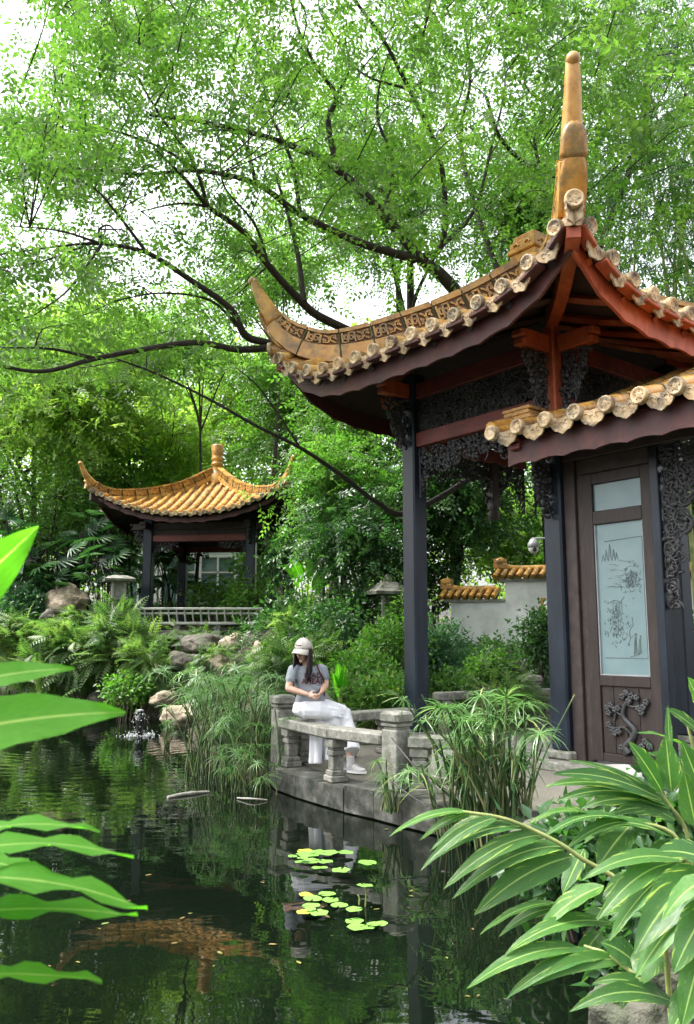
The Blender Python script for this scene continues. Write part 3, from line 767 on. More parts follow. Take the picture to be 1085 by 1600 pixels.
        for i in range(rows):
            x = -W + (i + .5) * sp
            y1 = max(abs(x) + .04, .12); y0 = W + .05
            if y0 - y1 < .12: y1 = y0 - .16
            n = 9; pts = []
            for t in range(n + 1):
                y = y0 + (y1 - y0) * (t / n); pts.append(R @ Vector((x, -y, roof.z(x, min(y, W)) + .035 - (.01 if t == 0 else 0))))
            tm = MB(); tm.tube(pts, tile_r, 8); tob = tm.build('roll_tile', M['tile'], P)
            # overlapping joints between the single tiles of the row
            jm = MB(); y = y0 - .36
            while y > y1 + .1:
                c0 = R @ Vector((x, -y - .012, roof.z(x, min(y, W)) + .037)); c1 = R @ Vector((x, -y + .012, roof.z(x, min(y, W)) + .038))
                jm.tube([c0, c1], tile_r * 1.05, 8, cap=True); y -= .36
            if jm.v: stuff(jm.build('tile_joint', M['tile'], tob))
            if f in vis:
                o = inst('tile_cap', CAPS[tile_r], tob); d = (pts[0] - pts[1]).normalized()
                o.matrix_local = Matrix.Translation(pts[0] + d * .012) @ (Matrix.Rotation(f * math.pi / 2, 4, 'Z') @ Matrix.Rotation(math.asin(max(-1, min(1, -d.z * .4))), 4, 'X') @ Matrix.Rotation(rng.uniform(0, 6), 4, 'Y'))
        if f in vis:
            for i in range(rows + 1):
                x = -W + i * sp
                x = max(-W + .05, min(W - .05, x))
                zz = roof.z(x, W); sl = (roof.z(min(x + .05, W), W) - roof.z(max(x - .05, -W), W)) / .1
                o = inst('drip_tile', DRIPS[tile_r], P)
                o.matrix_local = Matrix.Translation(R @ Vector((x, -W - .035, zz + .05))) @ Matrix.Rotation(f * math.pi / 2, 4, 'Z') @ Matrix.Rotation(-math.atan(sl), 4, 'Y') @ Matrix.Rotation(.12, 4, 'X')
        # fascia with a scalloped lower edge
        fm = MB(); n = 60; V = []; a = W - .14
        for k in range(n + 1):
            x = (k / n * 2 - 1) * a; zt = roof.z(x, a) - .10; sc2 = .03 * abs(math.sin(k * math.pi / 5))
            hh = fascia_h * (1 - .25 * (abs(x) / a) ** 3) - sc2
            for (yy, z_) in ((-a - .02, zt), (-a - .02, zt - hh), (-a + .02, zt - hh), (-a + .02, zt)): V.append(R @ Vector((x, yy, z_)))
        Fs = []
        for k in range(n):
            for j in range(4):
                q, q2 = k * 4 + j, k * 4 + (j + 1) % 4; Fs.append((q, q2, q2 + 4, q + 4))
        fm.add(V, Fs); fm.build('fascia_board', M[fas_mats[f]], P)
        # little shelves of boarding ends under the drip tiles
        if f in vis and detail:
            for i in range(rows):
                x = -W + (i + .5) * sp
                if abs(x) > W - .12: continue
                sl = (roof.z(x + .05, W) - roof.z(x - .05, W)) / .1
                s_ = MB(); s_.bbox((0, 0, 0), (sp * .72, .16, .05), .01)
                o = s_.build('eave_block', M[fas_mats[f]], P)
                o.matrix_local = Matrix.Translation(R @ Vector((x, -W + .0, roof.z(x, W) - .085))) @ Matrix.Rotation(f * math.pi / 2, 4, 'Z') @ Matrix.Rotation(-math.atan(sl), 4, 'Y')
    # corner beams and hip end tiles
    for ci, (sx, sy) in enumerate(((1, -1), (-1, -1), (1, 1), (-1, 1))):
        cb = MB(); n = 8; V = []; ux, uy = sx / math.sqrt(2), sy / math.sqrt(2)
        for k in range(n + 1):
            t = k / n; d = (h + (W - .02 - h) * t) * math.sqrt(2)
            xy = d / math.sqrt(2); zt = roof.z(xy, xy) - .10; hh = .26 - .06 * t; wv = .075 if detail else .06
            for (nn, zz) in ((-wv, zt), (wv, zt), (wv, zt - hh), (-wv, zt - hh)): V.append(Vector((d * ux - nn * uy, d * uy + nn * ux, zz)))
        Fs = [(0, 1, 2, 3), tuple(range(n * 4 + 3, n * 4 - 1, -1))]
        for k in range(n):
            for j in range(4): q, q2 = k * 4 + j, k * 4 + (j + 1) % 4; Fs.append((q2, q, q + 4, q2 + 4))
        cb.add(V, Fs); cb.build('corner_beam', M['red_lit'] if detail else M['dark_wood'], P)
        z0 = roof.z(W, W); tm = MB(); pts = [Vector((ux * d, uy * d, zz)) for d, zz in ((W * 1.4142 + .08, z0 + .05), (W * 1.4142 - .25, roof.z(W - .18, W - .18) + .05))]
        tm.tube(pts, tile_r * 1.05, 8); to = tm.build('corner_tile', M['tile'], P)
        o = inst('tile_cap', CAPS[tile_r], to); o.matrix_local = Matrix.Translation(pts[0] + Vector((ux, uy, 0)) * .015) @ Matrix.Rotation(math.atan2(uy, ux) + math.pi / 2, 4, 'Z')
        o.scale = (1.08, 1, 1.08)
    build_ridges(P, ridge_ctrl, hw, nseg, .3, block=False, fr3=(.09, .46, .53) if detail else (.10, .60, .68), hsc=.75 if detail else .33)
    if apex_fin:
        za = roof.ze + roof.rise; k = 1.0 if detail else .86
    if apex_fin and detail:
        fm = MB(); R3 = Matrix.Rotation(math.radians(45), 3, 'Z')
        for (wd, z0, z1) in ((.50, .02, .80), (.56, .80, .87), (.50, .87, .98), (.56, .98, 1.06), (.50, 1.06, 1.18), (.42, 1.18, 1.28)): fm.bbox((0, 0, za + (z0 + z1) / 2), (wd, wd, z1 - z0), .016)
        fo = fm.build('apex_block', M['ridge'], P)
        sw = MB()
        for f in range(4):
            R = face_rot(f)
            for s2 in (-1, 1): sw.tube([R @ Vector((s2 * (.10 + .06 * math.cos(a) * (1 - a / 9)), -.262, za + 1.08 + .06 * math.sin(a) * (1 - a / 9))) for a in [i * .7 for i in range(9)]], .016, 5)
        stuff(sw.build('scroll_relief', M['ridge'], fo))
    elif apex_fin:
        fm = MB(); fm.lathe([(.30 * k, za - .1), (.30 * k, za + .18 * k), (.22 * k, za + .26 * k), (.16 * k, za + .40 * k), (.16 * k, za + .52 * k), (.205 * k, za + .54 * k), (.205 * k, za + .60 * k), (.165 * k, za + .63 * k), (.165 * k, za + .68 * k), (.20 * k, za + .70 * k), (.20 * k, za + .80 * k), (.175 * k, za + .83 * k), (.19 * k, za + .88 * k), (.215 * k, za + 1.2 * k), (.19 * k, za + 1.25 * k), (.05 * k, za + 1.27 * k)], 20)
        fm.build('finial', M['ridge'], P)

CAPS = {.088: make_cap_mesh(.096), .06: make_cap_mesh(.068, .03)}
DRIPS = {.088: make_drip_mesh(.31, .20), .06: make_drip_mesh(.17, .11, .02)}

# ---- the near pavilion
PIV = (2.878, 12.31); PROT = math.radians(-52); PZ = .345
near = thing('pavilion', 'large open pavilion with upturned yellow tiled roof and tall dark columns beside the seated woman', 'pavilion', (PIV[0], PIV[1], PZ), PROT)
NL = 2.65
nroof = Roof(2.85, 5.56 - PZ, 1.10, .70, 1.3, 4.5)
KN = 2.85 * math.sqrt(2); ZC = nroof.z(2.85, 2.85)
rel = [(.06, 1.28, .9), (.3, .79, .80), (.575, .42, .64), (.777, .26, .50), (.89, .37, .47), (.955, .52, .37), (1.02, .85, .25), (1.06, 1.08, .17), (1.08, 1.24, .12)]
nctrl = []
for ci in range(4):
    stretch = 1.3 if ci == 0 else 1.0
    nctrl.append([(k * KN, ZC + (z if k < .95 else .45 + (z - .45) * stretch), hh) for k, z, hh in rel])
pavilion(near, NL, nroof, 4.62 - PZ, nctrl, 15, .27, True, random.Random(11), ext=.55, tile_r=.088, vis=(0, 1), hw=.115, nseg=8, red_corner=(1, -1), fascia_h=.30, lace=(.36, .78), fas_mats=('red_shaded', 'red_lit', 'red_shaded', 'red_shaded'), hang=(-1, 1))  # fascia light painted per face: right one lit, the others shaded
hp = MB(); hy = -NL / 2 + 1.75
hp.bbox((-NL / 2, hy, 4.0), (.15, .15, 1.0), .015); hp.lathe([(.03, 3.34), (.09, 3.40), (.10, 3.47), (.06, 3.52), (.10, 3.56), (.07, 3.6)], 10, (-NL / 2, hy, -.02)); hp.build('hanging_post', M['dark_wood'], near)
hb = MB(); hr = random.Random(4)
for s2 in (-1, 1):
    pb = lambda u, v, w_, s2=s2: Vector((-NL / 2 + w_, hy + s2 * (.09 + u), v))
    bosses(hb, hr, 0, .42, 3.45, 4.26, pb, .06, lambda u, v: 0 < u < .42 * max(0, (v - 3.45) / .8) ** 1.6 + .03, (.025, .042), .03)
stuff(hb.build('carved_bracket', M['carved'], near))
# plinth
m = MB(); q = NL / 2 + .38
m.bbox((0, 0, -.06), (2 * q, 2 * q, .115), .02); m.build('plinth', M['stone'], near)

# ---- the far pavilion on the rockery
FPOS = (-3.83, 24.35, 2.0); FROT = math.radians(-7.8)
far = thing('pavilion', 'small far pavilion with yellow tiled roof on the rockery across the pond', 'pavilion', FPOS, FROT)
froof = Roof(2.68, 5.0 - FPOS[2], 1.38, .74, 1.25, 2.2)
KF = 2.68 * math.sqrt(2); ZF = froof.z(2.68, 2.68)
relf = [(.05, 1.0, .30), (.3, .50, .34), (.55, .20, .34), (.79, .05, .31), (.9, .09, .28), (.955, .20, .23), (1.01, .38, .17), (1.045, .56, .12), (1.06, .68, .09)]
fctrl = [[(k * KF, ZF + z, hh) for k, z, hh in relf] for _ in range(4)]
pavilion(far, 2.9, froof, 4.42 - FPOS[2], fctrl, 21, .26, False, random.Random(12), ext=.4, tile_r=.06, vis=(0, 1), hw=.08, nseg=10, fascia_h=.16, lace=(.16, .34), lace_step=.06)
m = MB(); m.bbox((0, 0, -.09), (3.9, 3.9, .18), .02); m.build('plinth', M['stone'], far)
# ------------------------------------------------------------------ low-roofed gallery wing with the glazed door
gal = thing('gallery', 'lower tiled gallery wing with a glazed timber door joined to the large pavilion', 'gallery', (PIV[0], PIV[1], PZ), PROT)
H2 = NL / 2; Y0 = -H2
rg = random.Random(21)
GX0, GX1, GEY, GEZ = H2 - .30, H2 + 4.0, Y0 - .85, 4.24 - PZ     # roof ends, eave line, eave height
def gz(y): return GEZ + .29 * (y - GEY) + .05 * (y - GEY) ** 2
# tile bed, soffit
for (nm, dz, mt, flip) in (('tile_bed', 0, 'tile_bed', False), ('soffit', -.10, 'ceiling', True)):
    m = MB(); V = []; ys = [GEY + i * .1425 for i in range(7)]
    for y in ys: V += [(GX0 + .1, y, gz(y) + dz), (GX1, y, gz(y) + dz)]
    m.add(V, [((2 * i, 2 * i + 1, 2 * i + 3, 2 * i + 2) if not flip else (2 * i + 2, 2 * i + 3, 2 * i + 1, 2 * i)) for i in range(6)])
    V = []
    for y in (Y0 + .0, Y0 + .7, Y0 + 1.32): V += [(H2 + .25, y, gz(y) + dz), (GX1, y, gz(y) + dz)]
    m.add(V, [((2 * i, 2 * i + 1, 2 * i + 3, 2 * i + 2) if not flip else (2 * i + 2, 2 * i + 3, 2 * i + 1, 2 * i)) for i in range(2)])
    m.build(nm, M[mt], gal)
gx = GX0 + .06; k = 0
while gx < GX1:
    ytop = Y0 if gx < H2 + .25 else Y0 + 1.3
    pts = [Vector((gx, GEY - .06 + (ytop - GEY + .06) * t / 5, gz(GEY - .06 + (ytop - GEY + .06) * t / 5) + .035)) for t in range(6)]
    tm = MB(); tm.tube(pts, .088, 8); to = tm.build('roll_tile', M['tile'], gal)
    jm = MB(); y = GEY + .28
    while y < ytop - .1:
        jm.tube([(gx, y, gz(y) + .037), (gx, y + .022, gz(y + .022) + .038)], .093, 8); y += .36
    stuff(jm.build('tile_joint', M['moss_joint'], to))
    o = inst('tile_cap', CAPS[.088], to); o.matrix_local = Matrix.Translation(pts[0] + Vector((0, -.012, 0))) @ Matrix.Rotation(rg.uniform(0, 6), 4, 'Y')
    o = inst('drip_tile', DRIPS[.088], gal, (gx + .205, GEY - .045, GEZ + .05), (.12, 0, 0), (1.12, 1, 1))
    gx += .41; k += 1
# capping blocks where the little roof dies against the corner post
m = MB()
for (zz, hh, a) in ((.02, .08, .40), (.09, .06, .46), (.15, .06, .40), (.205, .05, .44)): m.bbox((H2 - .20, Y0 - .32, gz(Y0 - .30) + zz), (a, .40, hh), .012)
m.build('ridge_block', M['ridge'], gal)
m = MB(); m.tube([(GX0 + .02, GEY - .04, GEZ + .09), (GX0 + .02, Y0 - .2, gz(Y0 - .2) + .09)], .085, 8); m.build('verge_tile', M['tile'], gal)
# fascia, purlins, beams
m = MB(); n = 40; V = []
for i in range(n + 1):
    x = GX0 + .16 + (GX1 - GX0 - .16) * i / n; sc2 = .03 * abs(math.sin(i * math.pi / 4)); zt = GEZ - .10
    for (yy, z_) in ((GEY + .10, zt), (GEY + .10, zt - .30 + sc2), (GEY + .14, zt - .30 + sc2), (GEY + .14, zt)): V.append((x, yy, z_))
Fs = [(0, 1, 2, 3), (n * 4 + 3, n * 4 + 2, n * 4 + 1, n * 4)]
for i in range(n):
    for j in range(4): q, q2 = i * 4 + j, i * 4 + (j + 1) % 4; Fs.append((q, q2, q2 + 4, q + 4))
m.add(V, Fs); m.build('fascia_board', M['red_shaded'], gal)
m = MB(); m.tube([(GX0 + .30, Y0 - .52, GEZ - .02), (GX1, Y0 - .52, GEZ - .02)], .075, 10); m.build('purlin', M['red'], gal)
m = MB(); m.bbox(((H2 + .14 + GX1) / 2, Y0, 3.72), (GX1 - H2 - .14, .16, .26), .01); m.build('lintel', M['dark_wood'], gal)
m = MB(); m.bbox((H2, Y0 - .42, 3.78), (.13, .70, .17), .012); m.bbox((H2, Y0 - .80, 3.83), (.16, .10, .12), .03); m.bbox((H2, Y0 - .77, 3.72), (.15, .08, .09), .03); m.build('beam_end', M['red'], gal)
m = MB(); z1, z0, wt = 3.69, 2.9, .42
def ins(u, v): return 0 < u < wt * (.30 + .70 * max(0, (v - z0) / (z1 - z0)) ** .9)
pb = lambda u, v, w_: Vector((H2 + w_, Y0 - .135 - u, v))
bosses(m, rg, 0, wt, z0, z1, pb, .055, ins, (.028, .046), .035); carve_panel(m, rg, .02, wt * .8, z0, z1, .06, pb, 60, (.014, .024), ins)
stuff(m.build('carved_bracket', M['carved'], gal))
for cx in (H2 + 3.6,):
    for yy in (Y0, H2):
        m = MB(); m.bbox((cx, yy, 1.95), (.25, .25, 3.9), .02); m.build('column', M['column'], gal)
m = MB(); m.bbox((H2 + 1.9, Y0 - .02, -.06), (3.1, 1.0, .11), .02); m.build('plinth', M['stone'], gal)
m = MB(); m.bbox((H2 + 1.9, 0.45, -.07), (3.1, 1.7, .10), .02); m.build('floor_slab', M['stone'], gal)
# ---- door leaf: x along the wall from the corner post
DX = H2
def dx(a, b, z0, z1, y=0, d=.07): return ((DX + (a + b) / 2, Y0 + y, (z0 + z1) / 2), (b - a, d, z1 - z0))
for (a, b, z0, z1, y, d, nm, mt) in ((.137, .30, .0, 3.59, 0, .12, 'door_jamb', 'dark_wood'), (.30, .385, .0, 3.59, .03, .09, 'door_jamb', 'dark_wood'), (1.325, 1.43, .0, 3.59, 0, .12, 'door_jamb', 'column'), (.385, 1.325, 3.40, 3.59, .0, .10, 'door_head', 'dark_wood')):
    c_, s_ = dx(a, b, z0, z1, y, d); m = MB(); m.bbox(c_, s_, .008); m.build(nm, M[mt], gal)
door = MB()
for (a, b, z0, z1) in ((.389, .53, .03, 3.395), (1.19, 1.321, .03, 3.395), (.532, 1.188, .88, 1.0), (.532, 1.188, 2.77, 2.93), (.532, 1.188, 3.26, 3.393), (.532, 1.188, .03, .12)):
    c_, s_ = dx(a, b, z0, z1); door.bbox(c_, s_, .006)
door = door.build('door', M['door'], gal)
for i in range(4):
    a = .534 + i * .1635; c_, s_ = dx(a + .003, a + .1605, .122, .878, .005, .03); m = MB(); m.bbox(c_, s_, .004); m.build('plank', M['door'], door)
for (z0, z1) in ((1.002, 2.768), (2.932, 3.258)):
    c_, s_ = dx(.533, 1.187, z0, z1, .01, .012); m = MB(); m.box(c_, s_); m.build('frosted_pane', M['frost'], door)
m = MB()   # thin bead round the pane
for (a, b, z0, z1) in ((.532, .545, 1.001, 2.769), (1.175, 1.188, 1.001, 2.769), (.545, 1.175, 1.001, 1.014)):
    c_, s_ = dx(a, b, z0, z1, -.008, .02); m.box(c_, s_)
m.build('glazing_bead', M['metal'], door)
# etched landscape drawn on the pane: fine raised strokes
ink = MB(); PX0, PX1, PZ0, PZ1 = .60, 1.155, 1.20, 2.60; yI = Y0 + .0015
def stroke(pts, wdt=.0035):
    wdt *= 1.5
    for (a, b) in zip(pts, pts[1:]):
        a = Vector((DX + PX0 + a[0] * (PX1 - PX0), yI, PZ0 + a[1] * (PZ1 - PZ0))); b = Vector((DX + PX0 + b[0] * (PX1 - PX0), yI, PZ0 + b[1] * (PZ1 - PZ0)))
        d = (b - a); 
        if d.length < 1e-5: continue
        nrm = Vector((-d.z, 0, d.x)).normalized() * wdt / 2; y2 = Vector((0, -.0015, 0))
        ink.add([a - nrm, b - nrm, b + nrm, a + nrm, a - nrm + y2, b - nrm + y2, b + nrm + y2, a + nrm + y2], [(4, 5, 6, 7), (0, 3, 2, 1), (0, 1, 5, 4), (1, 2, 6, 5), (2, 3, 7, 6), (3, 0, 4, 7)])
stroke([(.1, .97), (1, .985), (1, 0), (0, 0)], .005)
for (x0, pk) in ((.05, .86), (.13, .90), (.22, .945), (.31, .90), (.38, .87)):
    stroke([(x0 - .04, .80), (x0 - .015, pk - .04), (x0, pk), (x0 + .02, pk - .03), (x0 + .035, .81)]); stroke([(x0 + .005, pk - .03), (x0 + .008, .83)], .002)
stroke([(.42, .80), (.6, .79), (.8, .785)], .003)
for i in range(26):
    x0 = rg.uniform(.1, .8); z0 = rg.uniform(.52, .78); l = rg.uniform(.08, .22); stroke([(x0, z0), (x0 + l * .5, z0 + rg.uniform(-.008, .008)), (min(1, x0 + l), z0 + rg.uniform(-.006, .006))], .0025)
for i in range(240):
    cx, cz = (rg.gauss(.72, .12), rg.gauss(.64, .05)) if i < 110 else (rg.gauss(.30, .13), rg.gauss(.27, .09))
    if 0 < cx < .97: stroke([(cx, cz), (cx + rg.uniform(-.05, .05), cz + rg.uniform(-.025, .025)), (min(.98, cx + rg.uniform(-.05, .05)), cz + rg.uniform(-.025, .025))], .0022)
stroke([(.16, .455), (.28, .475), (.42, .455), (.52, .50)], .005); stroke([(.2, .45), (.48, .45)], .003)
for x0 in (.24, .32, .40, .45): stroke([(x0, .45), (x0, .36)], .003)
stroke([(.2, .36), (.5, .36)]); stroke([(.55, .1), (.62, .16), (.6, .22), (.7, .27), (.68, .33)], .004); stroke([(.62, .16), (.75, .2)], .003)
for (x0, s_) in ((.70, 1), (.80, .92)):
    stroke([(x0, .03), (x0 + .02, .10 * s_), (x0 + .04, .17 * s_)], .016); stroke([(x0 + .045, .175 * s_), (x0 + .055, .20 * s_)], .012); stroke([(x0 + .05, .04), (x0 + .045, .16 * s_)], .008)
stroke([(.60, .012), (.78, .03)], .004)
ink.build('etched_drawing', M['ink'], door)
# applied plum-branch carving on the lower panel
pl = MB(); q = lambda x, z, w=0: Vector((DX + .533 + x * .655, Y0 - .03 - w, .13 + z * .74))
trunk_ = [(.52, .02), (.46, .12), (.58, .22), (.66, .36), (.56, .46), (.44, .56), (.46, .70), (.58, .84)]
pl.tube(catmull([q(*p) for p in trunk_], 5), [.046 - .026 * i / 35 for i in range(36)], 6)
for br in ([(.60, .30), (.44, .40), (.28, .38), (.14, .42)], [(.44, .56), (.32, .62), (.22, .70), (.12, .66)], [(.5, .76), (.62, .72), (.78, .74), (.92, .80)], [(.52, .08), (.66, .10), (.80, .2), (.9, .18)], [(.28, .38), (.20, .28)], [(.58, .84), (.50, .94)], [(.30, .63), (.26, .5)]):
    pl.tube(catmull([q(*p) for p in br], 4), .013, 5)
for (x, z) in ((.14, .42), (.2, .36), (.26, .30), (.34, .33), (.12, .68), (.2, .72), (.28, .66), (.15, .60), (.34, .68), (.44, .86), (.52, .92), (.62, .88), (.72, .86), (.56, .80), (.74, .70), (.84, .72), (.80, .64), (.90, .80), (.66, .06), (.78, .14), (.84, .22), (.92, .16), (.46, .03), (.38, .1)):
    for a in range(5): pl.blob(q(x, z) + Vector((.021 * math.cos(a * 1.257), -.006, .021 * math.sin(a * 1.257))), (.025, .017, .025), .12, rg)
pl.build('plum_branch_carving', M['carved'], door)
# carved arch spandrel to the right of the door
m = MB(); ax0 = 1.435
def ins(u, v):
    t = (3.5 - v) / 1.9
    return 0 < u < max(.10, .62 - .62 * max(0, t) ** .55 + .05 * math.sin(v * 17)) if v < 3.0 else u < .62 + (v - 3.0) * 3.0
pb = lambda u, v, w_: Vector((DX + ax0 + u, Y0 + w_, v))
bosses(m, rg, 0, 2.0, 1.75, 3.56, pb, .085, ins, (.022, .042), .025); carve_panel(m, rg, .01, 1.7, 1.75, 3.56, .07, pb, 1500, (.014, .026), ins)
stuff(m.build('carved_spandrel', M['carved'], gal))

# ------------------------------------------------------------------ stone balustrades
def baluster(mb, x, y, z0, z1, rot):
    R = Matrix.Rotation(rot, 3, 'Z')
    for (a, lo, hi) in ((.205, 0, .065), (.17, .065, .12), (.128, .12, -.17), (.158, -.17, -.115), (.14, -.115, -.085), (.19, -.085, 0)):
        l = z0 + lo; u = z0 + hi if hi > 0 else z1 + hi
        if lo < 0: l = z1 + lo
        if hi == 0: u = z1
        mb.bbox((x, y, (l + u) / 2), (a, a, u - l - .001), .008, R)
def newel(parent, x, y, z0, h, rot, off):
    R = Matrix.Rotation(rot, 3, 'Z')
    m = MB(); m.bbox((x, y, z0 + (h - .19) / 2), (.225, .225, h - .19), .012, R); m.bbox((x, y, z0 + h - .175), (.19, .19, .035), .006, R)
    o = m.build('newel_post', M['stone'], parent, off)
    m = MB(); m.bbox((x, y, z0 + h - .145), (.23, .23, .03), .006, R); m.bbox((x, y, z0 + h - .072), (.265, .265, .115), .035, R); m.build('newel_cap', M['stone'], o, off)
def rail(parent, a, b, z, off, sag=0.0, wd=.24, hh=.12):
    a, b = Vector((a[0], a[1], 0)), Vector((b[0], b[1], 0)); d = (b - a); L = d.length; rot = math.atan2(d.y, d.x); R = Matrix.Rotation(rot, 3, 'Z')
    m = MB(); m.bbox((a + b) / 2 + Vector((0, 0, z - hh / 2)), (L - .004, wd, hh), .018, R); m.build('rail_slab', M['stone'], parent, off)
    return rot
TZ = .245
bal = thing('stone_balustrade', 'low weathered stone bench balustrade at the water with the woman sitting on it', 'balustrade', (-.1, 9.4, TZ))
off = (-.1, 9.4, TZ)
nA, nM, nB = (-.80, 10.75), (-.12, 9.42), (.50, 8.70)
ang = math.atan2(nM[1] - nA[1], nM[0] - nA[0]); angb = math.atan2(nB[1] - nM[1], nB[0] - nM[0])
newel(bal, nA[0], nA[1], TZ, .84, ang, off); newel(bal, nB[0], nB[1], TZ + .03, .78, angb, off)
RZ = TZ + .565
along = lambda A, a, t: (A[0] + math.cos(a) * t, A[1] + math.sin(a) * t)
L1 = math.hypot(nM[0] - nA[0], nM[1] - nA[1]); L2 = math.hypot(nB[0] - nM[0], nB[1] - nM[1])
rail(bal, along(nA, ang, .127), along(nA, ang, L1 + .02), RZ, off); rail(bal, along(nM, angb, -.02), along(nM, angb, L2 - .127), RZ + .006, off)
for (x, y) in (along(nA, ang, .27), nM):
    m = MB(); baluster(m, x, y, TZ, RZ - .122, ang); m.build('baluster', M['stone'], bal, off)
# short arm turning to the right behind the reeds
nC = (1.48, 8.42); a2 = math.atan2(nC[1] - nB[1], nC[0] - nB[0])
rail(bal, (nB[0] + .13 * math.cos(a2) , nB[1] + .13 * math.sin(a2)), nC, RZ + .002, off)
m = MB(); baluster(m, nB[0] + .24 * math.cos(a2), nB[1] + .24 * math.sin(a2), TZ, RZ - .12, a2); m.build('baluster', M['stone'], bal, off)
m = MB(); baluster(m, nC[0] - .1, nC[1] + .03, TZ, RZ - .12, a2); m.build('baluster', M['stone'], bal, off)
# return towards the pavilion column
nD = (.90, 12.05); a3 = math.atan2(nD[1] - nA[1], nD[0] - nA[0])
rail(bal, (nA[0] + .13 * math.cos(a3), nA[1] + .13 * math.sin(a3)), (nD[0] - .02, nD[1]), RZ + .003, off)
for t in (.3, 1.0, 1.66):
    m = MB(); baluster(m, nA[0] + t * math.cos(a3), nA[1] + t * math.sin(a3), TZ, RZ - .12, a3); m.build('baluster', M['stone'], bal, off)
bal2 = thing('stone_balustrade', 'grey stone balustrade behind the large pavilion seen between its columns', 'balustrade', (3.0, 14.2, TZ))
off2 = (3.0, 14.2, TZ)
q0, q1, q2 = (1.25, 12.95), (3.05, 14.15), (6.1, 13.3)
newel(bal2, q1[0], q1[1], TZ, .95, .2, off2); newel(bal2, q2[0], q2[1], TZ, .95, -.2, off2)
for (A, B) in ((q0, q1), (q1, q2)):
    d = math.atan2(B[1] - A[1], B[0] - A[0]); l = math.hypot(B[0] - A[0], B[1] - A[1])
    rail(bal2, (A[0] + .13 * math.cos(d), A[1] + .13 * math.sin(d)), (B[0] - .13 * math.cos(d), B[1] - .13 * math.sin(d)), TZ + .72, off2)
    k = max(2, round(l / .8))
    for i in range(k):
        t = .26 + (l - .52) * i / (k - 1); m = MB(); baluster(m, A[0] + t * math.cos(d), A[1] + t * math.sin(d), TZ, TZ + .60, d); m.build('baluster', M['stone'], bal2, off2)
# stone drum stools on the paving
def drum(x, y, z, r, h, label):
    o = MB().lathe([(r * .78, 0), (r * .95, h * .18), (r, h * .5), (r * .95, h * .82), (r * .80, h), (r * .72, h + .01)], 20)
    o.lathe([(r * .99, h * .14), (r * 1.01, h * .17), (r * .99, h * .2)], 20); ob = o.build('stone_stool', M['stone_pale'], None)
    ob.location = (x, y, z); return tag(ob, label, 'stool', 'stone drum stools on the terrace')
drum(1.15, 9.4, .238, .24, .40, 'pale stone drum stool behind the corner of the bench balustrade')
drum(2.55, 8.05, .238, .27, .34, 'squat grey stone drum on the paving in front of the door')

# ------------------------------------------------------------------ far pavilion's bench rail
fb = thing('bench_railing', 'pale concrete bench railing with slanting back slats in front of the far pavilion', 'railing', (-4.1, 22.0, 1.75))
def fp(px, py, Y): return at_y(px, py, Y)
foff = (-4.1, 22.0, 1.75); FY = 22.0
def hbar(x0, x1, y0, y1, Y, hh, dep, nm):
    a, b = fp(x0, y0, Y), fp(x1, y1, Y); m = MB(); d = b - a
    R = Matrix.Rotation(math.atan2(d.y, d.x), 3, 'Z'); m.bbox((a + b) / 2, (d.length, dep, hh), .012, R); m.build(nm, M['rail_pale'], fb, foff)
hbar(212, 412, 951, 951, FY - .18, .06, .07, 'top_rail'); hbar(218, 412, 959, 958, FY - .10, .05, .06, 'middle_rail'); hbar(226, 408, 974, 974, FY, .07, .34, 'seat_slab')
for i in range(15):
    x = 228 + i * 12.5; a = fp(x, 973, FY - .02); b = fp(x - 2, 952, FY - .18); m = MB(); m.tube([a, (a + b) / 2 + Vector((0, -.03, 0)), b], .022, 4, sm=False); m.build('back_slat', M['rail_pale'], fb, foff)
for x in (240, 276, 340, 404):
    a = fp(x, 987, FY + .05); m = MB(); m.bbox(a, (.16, .16, .42), .012); m.build('seat_leg', M['rail_pale'], fb, foff)
hbar(214, 420, 996, 996, FY + .15, .10, .6, 'foot_slab')
m = MB(); a = fp(394, 985, 22.4); m.lathe([(.16, -.15), (.21, -.05), (.21, .05), (.16, .15)], 14, a); m.build('drum_foot', M['rail_pale'], fb, foff)

